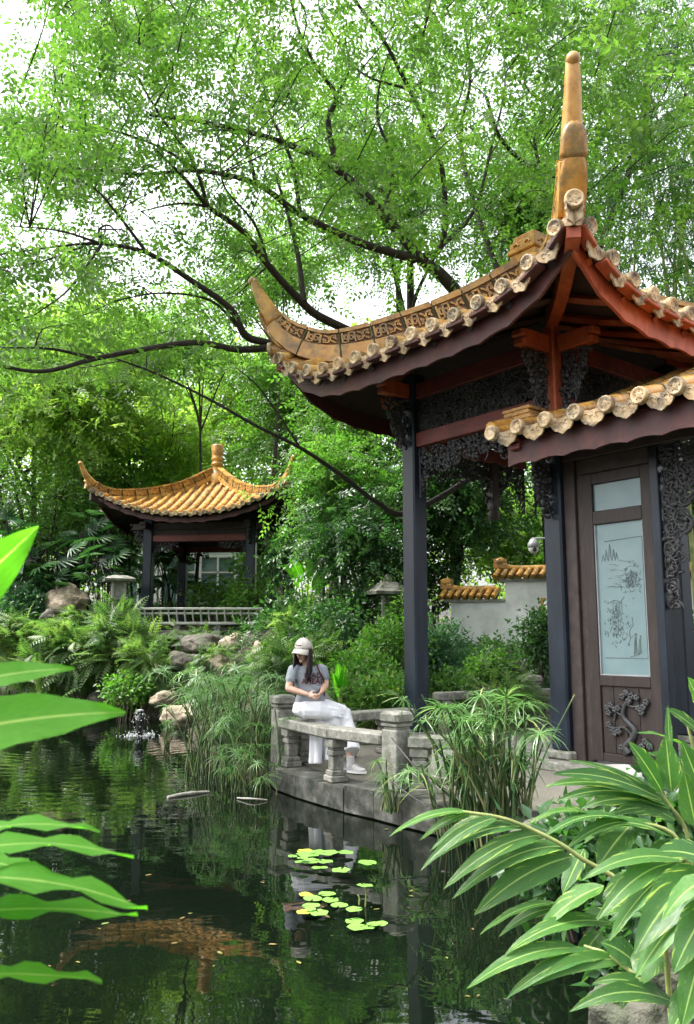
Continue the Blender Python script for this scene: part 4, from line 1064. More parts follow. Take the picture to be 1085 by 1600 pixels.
# ------------------------------------------------------------------ stone lanterns
def lantern(px, py, Y, s, label, peak):
    a = at_y(px, py, Y); t = thing('stone_lantern', label, 'lantern', a, .35, 'stone garden lanterns')
    gz_ = hz(a.x, a.y) - a.z
    m = MB(); m.bbox((0, 0, .02), (.46 * s, .46 * s, .07 * s), .02); m.bbox((0, 0, (gz_ - .3) / 2), (.30 * s, .30 * s, abs(gz_ - .3) + .02), .02); m.build('pedestal', M['stone'], t)
    m = MB()
    for (x, y) in ((1, 1), (1, -1), (-1, 1), (-1, -1)): m.bbox((x * .15 * s, y * .15 * s, .26 * s), (.07 * s, .07 * s, .42 * s), .01)
    m.bbox((0, 0, .455 * s), (.36 * s, .36 * s, .04 * s), .01); m.build('light_box', M['stone_pale'], t)
    m = MB(); m.box((0, 0, .255 * s), (.27 * s, .27 * s, .37 * s)); m.build('box_panel', M['stone_pale'], t)
    m = MB(); n = 4
    P = []
    for (r, z) in ((.74, .475), (.78, .53), (.56, .59), (.26, .63 + peak * .13)): P += [(r * s * .72 * math.cos(math.pi / 4 + k * math.pi / 2) , r * s * .72 * math.sin(math.pi / 4 + k * math.pi / 2), z * s) for k in range(4)]
    Fs = [(3, 2, 1, 0), (12, 13, 14, 15)]
    for i in range(3):
        for k in range(4): Fs.append((i * 4 + k, i * 4 + (k + 1) % 4, i * 4 + 4 + (k + 1) % 4, i * 4 + 4 + k))
    m.add(P, Fs); m.build('roof_cap', M['stone'], t)
    if peak:
        m = MB(); m.lathe([(.06 * s, .67 * s), (.10 * s, .72 * s), (.08 * s, .78 * s), (.02 * s, .80 * s + peak * .12)], 10); m.build('knob', M['stone'], t)
lantern(185, 937, 22.0, 1.0, 'pale stone lantern with a flat mushroom cap left of the far pavilion', 0)
lantern(606, 969, 18.5, 1.15, 'dark stone lantern with a pointed cap in the shrubs left of the tall column', .7)

# ------------------------------------------------------------------ white garden wall with tiled coping
gw = thing('garden_wall', 'white plastered garden wall with stepped yellow tiled coping behind the pavilion', 'wall', (4.0, 19.2, .8))
go = (4.0, 19.2, .8)
WALL = [((2.42, 19.6), (3.62, 19.3), 938, 'low'), ((3.62, 19.3), (12.0, 17.2), 905, 'high')]
za = at_y(745, 941, 19.5).z; zb = at_y(820, 909, 19.2).z
for (A, B, zt) in ((WALL[0][0], WALL[0][1], za), (WALL[1][0], WALL[1][1], zb)):
    a, b = Vector((A[0], A[1], 0)), Vector((B[0], B[1], 0)); d = b - a; L = d.length; rot = math.atan2(d.y, d.x); R = Matrix.Rotation(rot, 3, 'Z'); mid = (a + b) / 2
    m = MB()
    if zt == zb:                      # wall body with an opening for the lattice window
        wx0, wx1, wz0, wz1 = .78, 1.9, zt - 1.25, zt - .38
        for (x0, x1, z0, z1) in ((0, wx0, .0, zt), (wx1, L, .0, zt), (wx0, wx1, .0, wz0), (wx0, wx1, wz1, zt)):
            m.box(a + R @ Vector(((x0 + x1) / 2, 0, (z0 + z1) / 2)), (x1 - x0, .26, z1 - z0), R)
        m.build('wall_body', M['plaster'], gw, go)
        wm = MB()
        for (x0, x1, z0, z1) in ((wx0, wx0 + .06, wz0, wz1), (wx1 - .06, wx1, wz0, wz1), (wx0 + .06, wx1 - .06, wz0, wz0 + .06), (wx0 + .06, wx1 - .06, wz1 - .06, wz1)):
            wm.box(a + R @ Vector(((x0 + x1) / 2, -.02, (z0 + z1) / 2)), (x1 - x0 - .002, .24, z1 - z0 - .002), R)
        wo = wm.build('window_frame', M['ridge'], gw, go)
        lm = MB()
        for i in range(5):
            x = wx0 + .06 + (wx1 - wx0 - .12) * (i + .5) / 5; lm.box(a + R @ Vector((x, 0, (wz0 + wz1) / 2)), (.035, .05, wz1 - wz0 - .13), R)
        for i in range(4):
            z = wz0 + .06 + (wz1 - wz0 - .12) * (i + .5) / 4; lm.box(a + R @ Vector(((wx0 + wx1) / 2, 0.004, z)), (wx1 - wx0 - .13, .045, .035), R)
        lm.build('lattice', M['ridge'], wo, go)
    else:
        m.box(a + R @ Vector((L / 2 + .0, 0, zt / 2)), (L - .002, .255, zt), R); m.build('wall_body', M['plaster'], gw, go)
    m = MB(); m.box(a + R @ Vector((L / 2 - .08, 0, zt + .03)), (L + .12, .42, .06), R); m.build('coping_ledge', M['stone_pale'], gw, go)
    n = int((min(L, 6.5) + .2) / .17)
    for i in range(n):
        x = -.12 + i * .17
        for s2 in (-1, 1):
            m = MB(); m.tube([a + R @ Vector((x - .10, s2 * .30, zt + .10)), a + R @ Vector((x - .03, s2 * .14, zt + .22)), a + R @ Vector((x, 0.0, zt + .29))], .062, 7); m.build('coping_tile', M['tile'], gw, go)
    m = MB(); V = []
    pts = [a + R @ Vector((-.18 + i * .2, 0, zt + .30 + (.10 if i == 0 else (.04 if i == 1 else 0)))) for i in range(int((min(L, 6.5) + .2) / .2))]
    m.tube(pts, .075, 8); m.build('coping_ridge', M['ridge'], gw, go)
    m = MB(); e = a + R @ Vector((-.10, 0, zt + .36)); m.bbox(e, (.30, .2, .16), .05, R); m.blob(e + Vector((0, 0, .10)), (.18, .12, .13)); m.build('coping_end', M['ridge'], gw, go)

# ------------------------------------------------------------------ security camera on its pole
cb = at_y(857, 960, 18.4)
cc = thing('security_camera', 'white dome security camera hanging from a grey pole above the white wall', 'camera', (cb.x, cb.y, hz(cb.x, cb.y)))
co_ = (cb.x, cb.y, hz(cb.x, cb.y)); tp = at_y(857, 838, 18.4); ar = at_y(832, 839, 18.4); dm = at_y(834, 853, 18.4)
m = MB(); m.tube([(cb.x, cb.y, co_[2]), tp], .055, 10); m.build('pole', M['metal'], cc, co_)
m = MB(); m.tube([tp - Vector((0, 0, .04)), ar - Vector((0, 0, .04))], .025, 8); m.tube([ar - Vector((-.02, 0, .04)), dm + Vector((0, 0, .1))], .02, 6); m.build('arm', M['metal'], cc, co_)
m = MB(); m.lathe([(.02, .17), (.07, .15), (.10, .09), (.13, .05), (.13, -.02), (.11, -.04)], 16, dm); ho = m.build('housing', M['metal'], cc, co_)
m = MB(); m.lathe([(.112, -.045), (.11, -.09), (.07, -.15), (.02, -.17)], 16, dm); m.build('dome', M['white'], ho, co_)
m = MB(); m.lathe([(.045, 0), (.045, .03), (.03, .035)], 12, dm + Vector((0, -.085, -.09)), Matrix.Rotation(math.pi / 2, 3, 'X')); m.build('lens', M['black'], ho, co_)

# ------------------------------------------------------------------ building glimpsed behind the far pavilion
bp = at_y(300, 960, 34)
bd = thing('building', 'pale building with white framed windows glimpsed through the far pavilion', 'building', (bp.x, 34, 2.2))
bo = (bp.x, 34, 2.2)
m = MB(); m.box((bp.x - .4, 36.1, 4.6), (5.4, 4, 5.4)); m.build('wall', M['wall_grey'], bd, bo)
m = MB(); m.box((bp.x - .4, 36.0, 7.4), (5.9, 4.6, .22)); m.build('roof', M['stone_pale'], bd, bo)
for wx in (-2.2, -.6, 1.0):
    wf = MB(); x0 = bp.x + wx; z0 = 3.2
    for (x, z, sx, sz) in ((x0, z0, 1.5, .09), (x0, z0 + 1.9, 1.5, .09), (x0, z0 + 1.25, 1.32, .06), (x0 - .71, z0 + .95, .09, 1.8), (x0 + .71, z0 + .95, .09, 1.8), (x0, z0 + .95, .07, 1.8)): wf.box((x, 34.04, z), (sx, .1, sz))
    wo = wf.build('window', M['white'], bd, bo)
    for i, (x, w_) in enumerate(((-.35, .6), (.36, .6))):
        for (z, hh) in ((.62, 1.1), (1.57, .5)): m = MB(); m.box((x0 + x, 34.06, z0 + z), (w_, .03, hh)); m.build('pane', M['glass'], wo, bo)

# ------------------------------------------------------------------ fountain
fx = at_z(218, 1150, 0)
ft = thing('fountain', 'small black fountain nozzle spraying a ring of drops in the pond', 'fountain', fx)
m = MB(); m.lathe([(.06, -.5), (.06, .22), (.085, .24), (.085, .34), (.05, .36), (.05, .42), (.07, .43), (.03, .46)], 12); m.build('nozzle', M['black'], ft)
m = MB(); r_ = random.Random(3)
for i in range(150):
    a = r_.uniform(0, 6.28); t = r_.random(); q = t * r_.uniform(.12, .32); z = .46 + .22 * t - .95 * t * t
    if z < .02: z = .02
    s_ = r_.uniform(.004, .009); m.blob((q * math.cos(a), q * math.sin(a), z), (s_, s_, s_ * 1.6))
for i in range(150):
    a = r_.uniform(0, 6.28); q = abs(r_.gauss(.20, .10)); s_ = r_.uniform(.004, .010); m.blob((q * math.cos(a), q * math.sin(a), .008 + r_.random() ** 3 * .07), (s_ * 1.4, s_ * 1.4, s_))
stuff(m.build('spray', M['spray'], ft))
# ------------------------------------------------------------------ floating sticks, cord
def stick(pts, r, label, mt='deadwood', nm='branch'):
    P = catmull([Vector(p) for p in pts], 5); m = MB(); m.tube(P, [r * (1 - .6 * abs(i / (len(P) - 1) - .35)) for i in range(len(P))], 6)
    o = m.build(nm, M[mt], None, P[0]); o.location = P[0]; return tag(o, label, 'branch')
stick([at_z(262, 1246, .01), at_z(285, 1241, .02), at_z(308, 1238, .02), at_z(327, 1237, .01)], .02, 'bleached bent branch floating left of the reeds')
stick([at_z(371, 1247, .01), at_z(395, 1248, .03), at_z(418, 1250, .01)], .012, 'thin brown twig floating at the foot of the reeds')
cd = MB(); cd.tube(catmull([at_y(612, 1153, 8.35), at_y(640, 1188, 8.0), at_y(672, 1222, 7.6), at_y(690, 1240, 7.4)], 4), .008, 5)
tag(cd.build('cord', M['black']), 'thin black cord slanting down from the bench newel post into the reeds', 'cord')
cd = MB(); cd.tube(catmull([at_y(598, 1208, 8.3), at_y(630, 1235, 8.0), at_y(668, 1260, 7.7)], 4), .008, 5)
tag(cd.build('cord', M['black']), 'lower thin black cord slanting across the kerb below the newel post', 'cord')
# ------------------------------------------------------------------ rocks
import bmesh
from mathutils import noise as mnoise
def rock(px, py, Y, wpx, hpx, mat, label, seed, sharp=1.0, depth=.8):
    c = at_y(px, py, Y); s = 1 / ppm(Y); rx, rz_ = wpx * s / 2, hpx * s / 2
    bm = bmesh.new(); bmesh.ops.create_icosphere(bm, subdivisions=4, radius=1.0)
    o3 = Vector((seed * 7.3, seed * 3.1, seed))
    for v in bm.verts:
        p = v.co.copy(); d = 1 + .38 * sharp * mnoise.noise(p * 1.1 + o3) + .20 * sharp * abs(mnoise.noise(p * 2.6 + o3)) + .06 * mnoise.noise(p * 7 + o3)
        # blunt facets
        for k in range(4):
            n = Vector((math.sin(seed + k * 2.1), math.cos(seed * 1.7 + k), math.sin(seed * .6 + k * 1.3) * .8 + .2)).normalized(); q = p.dot(n)
            if q > .72: d *= 1 - (q - .72) * .55
        v.co = Vector((p.x * rx * d, p.y * rx * depth * d, p.z * rz_ * d))
    me = bpy.data.meshes.new('rock'); bm.to_mesh(me); bm.free(); me.polygons.foreach_set('use_smooth', [True] * len(me.polygons)); me.materials.append(M[mat])
    o = link(bpy.data.objects.new('rock', me)); o.location = c
    return tag(o, label, 'rock', 'rocks round the pond')
for a in ((103, 940, 23.2, 66, 50, 'rock', 'big buff boulder above the ferns left of the far pavilion', 1),
          (76, 968, 22.3, 30, 26, 'rock_dark', 'small dark rock under the big buff boulder', 2),
          (283, 1040, 20.2, 50, 40, 'rock_dark', 'dark hollow rock below the railing of the far pavilion', 3),
          (318, 1008, 20.6, 70, 34, 'rock_dark', 'long dark rock under the foot slab of the bench railing', 4),
          (257, 1092, 18.6, 46, 22, 'rock', 'low tan rock at the water below the dark hollow rock', 5),
          (366, 1012, 20.2, 46, 34, 'rock', 'buff rock right below the bench railing', 6),
          (408, 1022, 18.8, 34, 34, 'rock', 'upright buff rock among ferns above the reeds', 7),
          (291, 1120, 17.4, 78, 34, 'rock', 'flat pale rock at the pond edge left of the reeds', 8),
          (16, 1103, 21.5, 74, 22, 'rock', 'flat pale rock at the far shore on the photo edge', 9),
          (345, 1042, 19.2, 50, 36, 'rock', 'brown rock below the buff rocks by the reeds', 11),
          (434, 1108, 12.8, 36, 30, 'rock', 'pinkish rock behind the far newel post', 12),
          (160, 1094, 19.9, 46, 24, 'rock_dark', 'dark rock at the waterline under the ferns', 13),
          (1010, 1590, 4.05, 140, 90, 'rock_dark', 'mossy grey rock at the pond edge under the variegated leaves', 14),
          (905, 1330, 5.6, 190, 90, 'rock_dark', 'dark mossy rock at the water behind the variegated leaves', 15),
          (1075, 1500, 3.9, 120, 120, 'rock_dark', 'dark rock behind the mossy grey rock at the lower photo corner', 16)):
    rock(*a)
# stone kerb on the far left shore
m = MB(); a, b = at_z(-60, 1100, .12), at_z(104, 1099, .12)
m.bbox((a + b) / 2, ((b - a).length, .5, .30), .03, Matrix.Rotation(math.atan2((b - a).y, (b - a).x), 3, 'Z')); struct(m.build('shore_kerb', M['kerb']))

# ------------------------------------------------------------------ foliage generators
def unit(n, rng):
    v = rng.normal(size=(n, 3)); return v / np.linalg.norm(v, axis=1, keepdims=True)
def clusters_in(ells, n, rng, shell=.35):
    # ells: list of (centre, radii); points biased towards the outside of each
    vol = np.array([e[1][0] * e[1][1] * e[1][2] for e in ells], float) ** .8; pk = rng.choice(len(ells), n, p=vol / vol.sum())
    d = unit(n, rng); r = rng.random(n) ** shell
    C = np.array([e[0] for e in ells], float)[pk]; Rr = np.array([e[1] for e in ells], float)[pk]
    return C + d * Rr * r[:, None], d
def leaves_at(cl, per, crad, size, rng, prim, flat=.55, droop=.35, upn=.8, out=None, tint_c=.5, jitter=.35):
    n = len(cl); k = rng.poisson(per, n); idx = np.repeat(np.arange(n), k); N = len(idx)
    off = rng.normal(size=(N, 3)) * np.array([1, 1, flat]) * (crad * .55)
    if not np.isscalar(crad): off = rng.normal(size=(N, 3)) * np.array([1, 1, flat]) * (np.asarray(crad)[idx] * .55)[:, None]
    pos = cl[idx] + off
    ax = unit(N, rng); ax[:, 2] = ax[:, 2] * .5 - droop
    if out is not None: ax += out[idx] * .6
    nr = rng.normal(size=(N, 3)) * .55; nr[:, 2] += upn
    ct = rng.random(n); tint = np.clip(ct[idx] * tint_c + rng.random(N) * (1 - tint_c) + rng.normal(size=N) * .05, 0, 1)
    return scatter(prim, pos, frames(ax, nr), size * (1 + rng.uniform(-jitter, jitter, N)), tint)
LP = leaf_prim(.52); LP6 = leaf_prim6(.5); LNARROW = leaf_prim(.2, .03, .2)
FROND = frond_prim(10, .25, .30); FAN = fan_prim(); SPRAY = spray_prim()
def spr_prim(n=7):
    lp = leaf_prim(.5, .05, .14); tr = []; r_ = random.Random(2)
    for i in range(n):
        y = .12 + .88 * i / (n - 1); sd = 1 if i % 2 else -1
        a = (sd * .85, .6, r_.uniform(-.25, .1)) if i < n - 1 else (0, 1, -.15)
        tr.append(((0, y, -.10 * y * y), a, (r_.uniform(-.25, .25), 0, 1), r_.uniform(.27, .37)))
    V, Fc = compose(lp, tr); q = len(V); w_ = .009
    V = np.concatenate([V, np.array([(-w_, -.25, .02), (w_, -.25, .02), (w_, .5, -.03), (-w_, .5, -.03), (0, 1, -.1)])]); Fc = np.concatenate([Fc, np.array([(q, q + 1, q + 2), (q, q + 2, q + 3), (q + 3, q + 2, q + 4)])])
    return V, Fc
SPR = spr_prim()
def twigs(mb, cl, starts, rng, r=.012, frac=.6):
    S = np.array(starts)
    for c in cl:
        if rng.random() > frac: continue
        d = np.linalg.norm(S - c, axis=1); s = S[int(np.argmin(d))]
        if d.min() > 1.9: s = c + (s - c) / d.min() * rng.uniform(.5, 1.1) + rng.normal(size=3) * .25; s[2] -= .2
        mid = (s + c) / 2 + rng.normal(size=3) * .12 * np.linalg.norm(c - s); mid[2] += .08 * np.linalg.norm(c - s)
        mb.tube(catmull([s, mid, c], 3), [r * 1.5, r * 1.4, r * 1.25, r * 1.1, r * .9, r * .7, r * .4], 4, cap=False)
def add_crown(t, parts, mat, off, name='crown'):
    V, Fc, T = merge(parts) if isinstance(parts, list) else parts
    V = V - np.array(off)[None]
    return link(bpy.data.objects.new(name, np_mesh(name, V, Fc, Fc.shape[1], T, M[mat])), t)

# ------------------------------------------------------------------ the big spreading tree behind the pavilion
def big_tree():
    rng = np.random.default_rng(5)
    base = Vector((5.0, 17.6, 0)); base.z = hz(base.x, base.y)
    t = thing('tree', 'big spreading tree whose dark limbs reach over the pond from behind the large pavilion', 'tree', base)
    tb = MB(); starts = []; lines = []
    fork = at_y(860, 540, 17.2)
    def limb(pp, r0, r1, keep=True):
        P = catmull([at_y(x, y, Y) for x, y, Y in pp], 6); n = len(P); rr = [.8 * (r0 + (r1 - r0) * (i / (n - 1)) ** .8) for i in range(n)]
        tb.tube(P, rr, 8 if r0 > .05 else 5, cap=False)
        if keep: starts.extend([tuple(p) for p in P[3:]])
        if r0 > .034:
            for p in P[:int(n * .85)]: w_ = p.y * CT + (p.z - CAM_H) * ST; lines.append((542.5 + F * p.x / w_, 800 - F * (-p.y * ST + (p.z - CAM_H) * CT) / w_, p.y))
        return P
    P = catmull([base + Vector((0, 0, -.2)), base + Vector((.1, 0, 2)), base + Vector((.25, -.15, 4)), fork], 6)
    tb.tube(P, [.36 - .14 * i / (len(P) - 1) for i in range(len(P))], 12)
    limb([(860, 540, 17.2), (760, 500, 16.5), (690, 430, 16.0), (655, 402, 15.8), (600, 335, 15.4), (527, 265, 15.0), (440, 222, 14.3), (330, 193, 13.6), (235, 180, 13.0)], .22, .03)
    limb([(655, 402, 15.8), (690, 385, 15.7), (695, 300, 15.4), (680, 225, 15.1), (640, 140, 14.6), (598, 60, 14.2), (555, 0, 13.8), (500, -90, 13)], .09, .03)
    limb([(527, 265, 15.0), (513, 190, 14.8), (525, 150, 14.6), (492, 100, 14.2), (468, 50, 14), (450, -20, 13.7)], .085, .025)
    limb([(525, 150, 14.6), (545, 110, 14.4), (540, 60, 14.2)], .04, .015)
    limb([(650, 405, 15.8), (560, 378, 15.3), (470, 335, 14.6), (400, 287, 14.0), (310, 267, 13.4), (220, 272, 12.8), (110, 262, 12.2)], .12, .02)
    limb([(400, 287, 14.0), (385, 230, 13.7), (360, 205, 13.5), (300, 205, 13.2)], .05, .02)
    limb([(860, 550, 17.2), (735, 560, 16.6), (620, 545, 15.9), (510, 500, 15.0), (470, 470, 14.6), (420, 415, 14.1), (380, 362, 13.7), (325, 322, 13.2), (290, 280, 12.8), (245, 235, 12.4)], .16, .025)
    limb([(475, 472, 14.6), (466, 400, 14.8), (450, 335, 14.9), (430, 270, 14.9)], .075, .03)
    limb([(325, 322, 13.2), (280, 318, 12.9), (220, 330, 12.6)], .04, .012)
    limb([(860, 570, 17.2), (700, 600, 16.2), (560, 590, 15.2), (430, 540, 13.8), (385, 525, 13.4), (360, 482, 13.1), (290, 432, 12.6), (230, 395, 12.1), (160, 381, 11.6), (100, 384, 11.2), (0, 398, 10.6)], .14, .012)
    limb([(160, 381, 11.6), (110, 450, 11.2), (55, 492, 10.9)], .035, .01); limb([(160, 381, 11.6), (155, 360, 11.5), (170, 352, 11.5), (190, 370, 11.6)], .03, .012)
    limb([(160, 381, 11.6), (90, 360, 11.0), (0, 352, 10.5)], .03, .008); limb([(130, 385, 11.3), (60, 410, 10.8), (-20, 420, 10.4)], .025, .008)
    limb([(440, 542, 13.8), (370, 546, 13.2), (310, 535, 12.6), (230, 545, 12.0), (150, 560, 11.5), (70, 580, 11.0), (0, 572, 10.5), (-80, 560, 10)], .085, .02)
    limb([(150, 560, 11.5), (80, 545, 11.0), (0, 543, 10.5)], .04, .012)
    limb([(870, 640, 17.3), (760, 730, 16.3), (640, 800, 15.2), (590, 785, 14.8), (530, 740, 14.4), (470, 700, 14.0), (400, 665, 13.6), (320, 620, 13.2), (240, 582, 12.7), (180, 560, 12.3)], .085, .015)
    limb([(470, 700, 14.0), (430, 640, 13.9), (400, 600, 13.7), (370, 575, 13.5)], .03, .01)
    limb([(860, 540, 17.2), (800, 470, 17.3), (745, 330, 17.6), (720, 215, 17.8), (735, 120, 17.6), (720, 0, 17.4)], .11, .03)
    limb([(860, 540, 17.2), (880, 400, 17.6), (870, 282, 17.4), (820, 255, 17.0), (780, 212, 16.7), (760, 150, 16.3)], .10, .05)
    limb([(845, 270, 17.2), (836, 215, 17.0), (852, 168, 16.8), (820, 130, 16.6), (835, 60, 16.4)], .055, .02)
    for pp, r0 in (([(600, 335, 15.4), (615, 260, 15.2), (590, 180, 15), (602, 100, 14.8), (640, 20, 14.5)], .065), ([(690, 385, 15.7), (740, 330, 15.8), (768, 230, 15.8), (790, 120, 15.6), (770, 0, 15.4)], .065),
                   ([(470, 335, 14.6), (455, 250, 14.3), (420, 170, 14), (402, 80, 13.7), (360, 0, 13.4)], .055), ([(325, 322, 13.2), (300, 250, 12.9), (250, 180, 12.6), (205, 100, 12.3), (170, 20, 12)], .05),
                   ([(230, 395, 12.1), (180, 330, 11.8), (140, 290, 11.6), (60, 270, 11.3)], .038), ([(310, 267, 13.4), (250, 230, 13.1), (180, 205, 12.8), (100, 190, 12.4)], .042), ([(420, 415, 14.1), (398, 350, 13.8), (350, 290, 13.5), (345, 230, 13.3)], .042),
                   ([(385, 525, 13.4), (330, 470, 13), (250, 458, 12.6), (180, 470, 12.2)], .038), ([(680, 225, 15.1), (720, 150, 15), (735, 60, 14.8)], .04), ([(640, 140, 14.6), (560, 110, 14.3), (500, 20, 14)], .036)):
        limb(pp, r0, .012)
    tb.build('trunk', M['bark'], t, base)
    # leaf sprays through the crown's volume
    N = 7600; px = rng.uniform(-330, 1180, N); py = rng.uniform(-420, 600, N); Y = rng.uniform(9.5, 18.5, N)
    Y = np.where(px < 300, np.minimum(Y, 16), Y)
    dens = np.ones(N)
    dens *= np.where((px < 75) & (py < 175) & (py > -80) & (px > -120), 0.0, 1)
    g = np.exp(-((py - 350 - (px - 200) * .12) / 62) ** 2) * (px < 480); dens *= 1 - .5 * g * (px < 330)
    for (gx, gy, gr) in ((560, 150, 60), (420, 20, 45), (720, 250, 40), (790, 330, 45), (60, 380, 90), (240, 350, 60), (680, 40, 60), (855, 150, 40), (330, 600, 40)):
        dens *= 1 - .6 * np.exp(-((px - gx) ** 2 + (py - gy) ** 2) / gr ** 2)
    dens *= np.where(py > 430, .55, 1) * np.where(py < -30, .5, 1) * np.where(px > 900, .5, 1) * np.where(px < -30, .55, 1)
    lump = np.array([mnoise.noise(Vector((a / 95, b / 70, c / 2.0))) for a, b, c in zip(px, py, Y)]); dens *= np.clip(.62 + 1.5 * lump, 0, 1)
    ok = rng.random(N) < dens
    u = (px - 542.5) / F; v = (800 - py) / F; dy = CT - v * ST; tt = Y / dy
    cl = np.stack([u * tt, Y, CAM_H + (ST + v * CT) * tt], 1)[ok]
    cl = cl[cl[:, 2] > 2.6]
    # the heavy limbs are bare on their outer side: no sprays in front of them
    LS = np.array(lines); cpx = 542.5 + F * cl[:, 0] / (cl[:, 1] * CT + (cl[:, 2] - CAM_H) * ST); cpy = 800 - F * (-cl[:, 1] * ST + (cl[:, 2] - CAM_H) * CT) / (cl[:, 1] * CT + (cl[:, 2] - CAM_H) * ST)
    d2 = np.hypot(cpx[:, None] - LS[None, :, 0], cpy[:, None] - LS[None, :, 1]); blk = ((d2 < 26) & (cl[:, 1][:, None] < LS[None, :, 2] + .3)).any(1); cl = cl[~(blk & (rng.random(len(cl)) < .7))]
    # keep the crown off the pavilion roof
    loc = cl - np.array([PIV[0], PIV[1], 0]); near_roof = (np.hypot(loc[:, 0], loc[:, 1]) < 4.0) & (cl[:, 2] < 8.0); near_roof |= (np.hypot(loc[:, 0], loc[:, 1]) < 5.4) & (cl[:, 2] < 7.4) & (cl[:, 2] > 4.6) & (cl[:, 1] < 14.2); cl = cl[~near_roof]
    tw = MB(); twigs(tw, cl, starts, rng, .008, .5); stuff(tw.build('twigs', M['bark'], t, base))
    parts = leaves_at(cl, 13, .64, .295, rng, SPR, flat=.5, droop=.3, upn=.7, jitter=.5)
    add_crown(t, parts, 'canopy', base)
    return len(cl)
big_tree()

# ------------------------------------------------------------------ other trees
def tree(px, py, Y, rx, ry, mat, size, ncl, per, label, seed, lobes=7, trunk=.16, prim=LP, lean=0, stems=1, bark='bark', crad=.9, rdepth=.8, droop=.35, name='tree', group='trees behind the garden'):
    rng = np.random.default_rng(seed); c = np.array(at_y(px, py, Y)); s = 1 / ppm(Y); RX, RZ = rx * s, ry * s
    b = Vector((c[0] + lean, Y + .3, 0)); b.z = hz(b.x, b.y)
    t = thing(name, label, 'tree', b, 0, group)
    ells = []
    for i in range(lobes):
        d = unit(1, rng)[0]; d[2] *= .9; o = d * np.array([RX, RX * rdepth, RZ]) * .55; ells.append((c + o, np.array([RX, RX * rdepth, RZ]) * rng.uniform(.34, .58)))
    cl, d = clusters_in(ells, ncl, rng, .4)
    if prim is LP: prim = SPR; size *= 3.0; per = max(3, per / 6.2)
    tb = MB(); starts = []
    for k in range(stems):
        bo = Vector((rng.uniform(-.35, .35), rng.uniform(-.3, .3), 0)) * (stems > 1)
        top = Vector(c) + Vector((rng.uniform(-.3, .3) * RX * (stems > 1), 0, RZ * .2))
        P = catmull([b + bo + Vector((0, 0, -.2)), (b + bo).lerp(top, .35) + Vector(rng.normal(size=3)) * .12, (b + bo).lerp(top, .7) + Vector(rng.normal(size=3)) * .2, top], 5)
        tb.tube(P, [trunk * (1 - .75 * i / (len(P) - 1)) for i in range(len(P))], 8); starts += [tuple(p) for p in P[5:]]
    for e in ells:
        s0 = Vector(starts[int(rng.integers(0, max(1, len(starts) // 2)))]); P = catmull([s0, s0.lerp(Vector(e[0]), .5) + Vector(rng.normal(size=3)) * .25, Vector(e[0])], 5)
        tb.tube(P, [trunk * .45 * (1 - .7 * i / (len(P) - 1)) for i in range(len(P))], 6, cap=False); starts += [tuple(p) for p in P]
    twigs(tb, cl, starts, rng, .014, .3)
    tb.build('trunk', M[bark], t, b)
    add_crown(t, leaves_at(cl, per, crad, size, rng, prim, droop=droop, out=d), mat, b)
T = tree
T(60, 640, 27, 190, 170, 'bright', .19, 420, 40, 'bright green tree filling the photo edge left of the far pavilion roof', 31)
T(195, 690, 31, 150, 140, 'bright', .20, 380, 40, 'yellow-green tree directly behind the upturned tip of the far roof', 32)
T(335, 640, 36, 150, 140, 'bright', .22, 380, 38, 'pale yellow-green tree rising behind the finial of the far pavilion', 33)
T(455, 660, 30, 120, 150, 'mid', .18, 380, 40, 'mid green tree right of the far pavilion roof', 34)
T(570, 690, 24, 110, 170, 'mid', .15, 330, 40, 'leafy tree just left of the tall dark column', 35)
T(25, 800, 25, 120, 120, 'mid', .13, 380, 36, 'fine-leaved bamboo-like tree low on the photo edge beside the palms', 36, prim=LNARROW)
T(120, 535, 29, 170, 110, 'bright', .17, 260, 34, 'light airy tree crown below the lowest limb on the photo edge', 38, trunk=.08)
T(310, 545, 27, 150, 100, 'canopy', .15, 230, 34, 'airy tree crown above the far pavilion under the big limbs', 39, trunk=.07)
T(715, 770, 21.2, 80, 110, 'darkleaf', .14, 380, 40, 'dark glossy tree seen through the large pavilion near its tall column', 40, bark='bark')
T(810, 800, 27, 110, 130, 'bright', .17, 330, 40, 'bright tree seen through the large pavilion behind the security camera', 41)
T(525, 785, 20.8, 42, 105, 'mid', .12, 230, 38, 'dark multi-stemmed tree right of the far pavilion', 42, stems=4, trunk=.10, bark='bark_pale')
T(560, 835, 19.5, 70, 80, 'darkleaf', .12, 260, 38, 'dark shrubby tree over the pointed stone lantern', 43, stems=2, trunk=.08, bark='bark_pale')
T(1010, 800, 22, 160, 260, 'mid', .16, 420, 40, 'green tree behind the carved spandrel of the gallery', 44)
T(640, 250, 22, 240, 260, 'canopy', .13, 480, 44, 'taller light green tree behind the big spreading limbs', 45, trunk=.2, rdepth=.5)
T(850, 330, 21, 150, 260, 'mid', .13, 380, 44, 'tall green tree behind the upturned horn of the large pavilion', 46, trunk=.2, rdepth=.5)

T(430, 440, 27, 140, 110, 'canopy', .15, 220, 36, 'airy tree top behind the upturned left tip of the large roof', 48, trunk=.09, rdepth=.5)
T(110, 800, 29, 170, 120, 'mid', .17, 460, 40, 'dense green tree wall behind the lady palms left of the far pavilion', 49, trunk=.1, rdepth=.4)
T(330, 850, 38, 150, 90, 'mid', .2, 320, 40, 'low green tree beyond the far pavilion and the pale building', 50, trunk=.1, rdepth=.4)
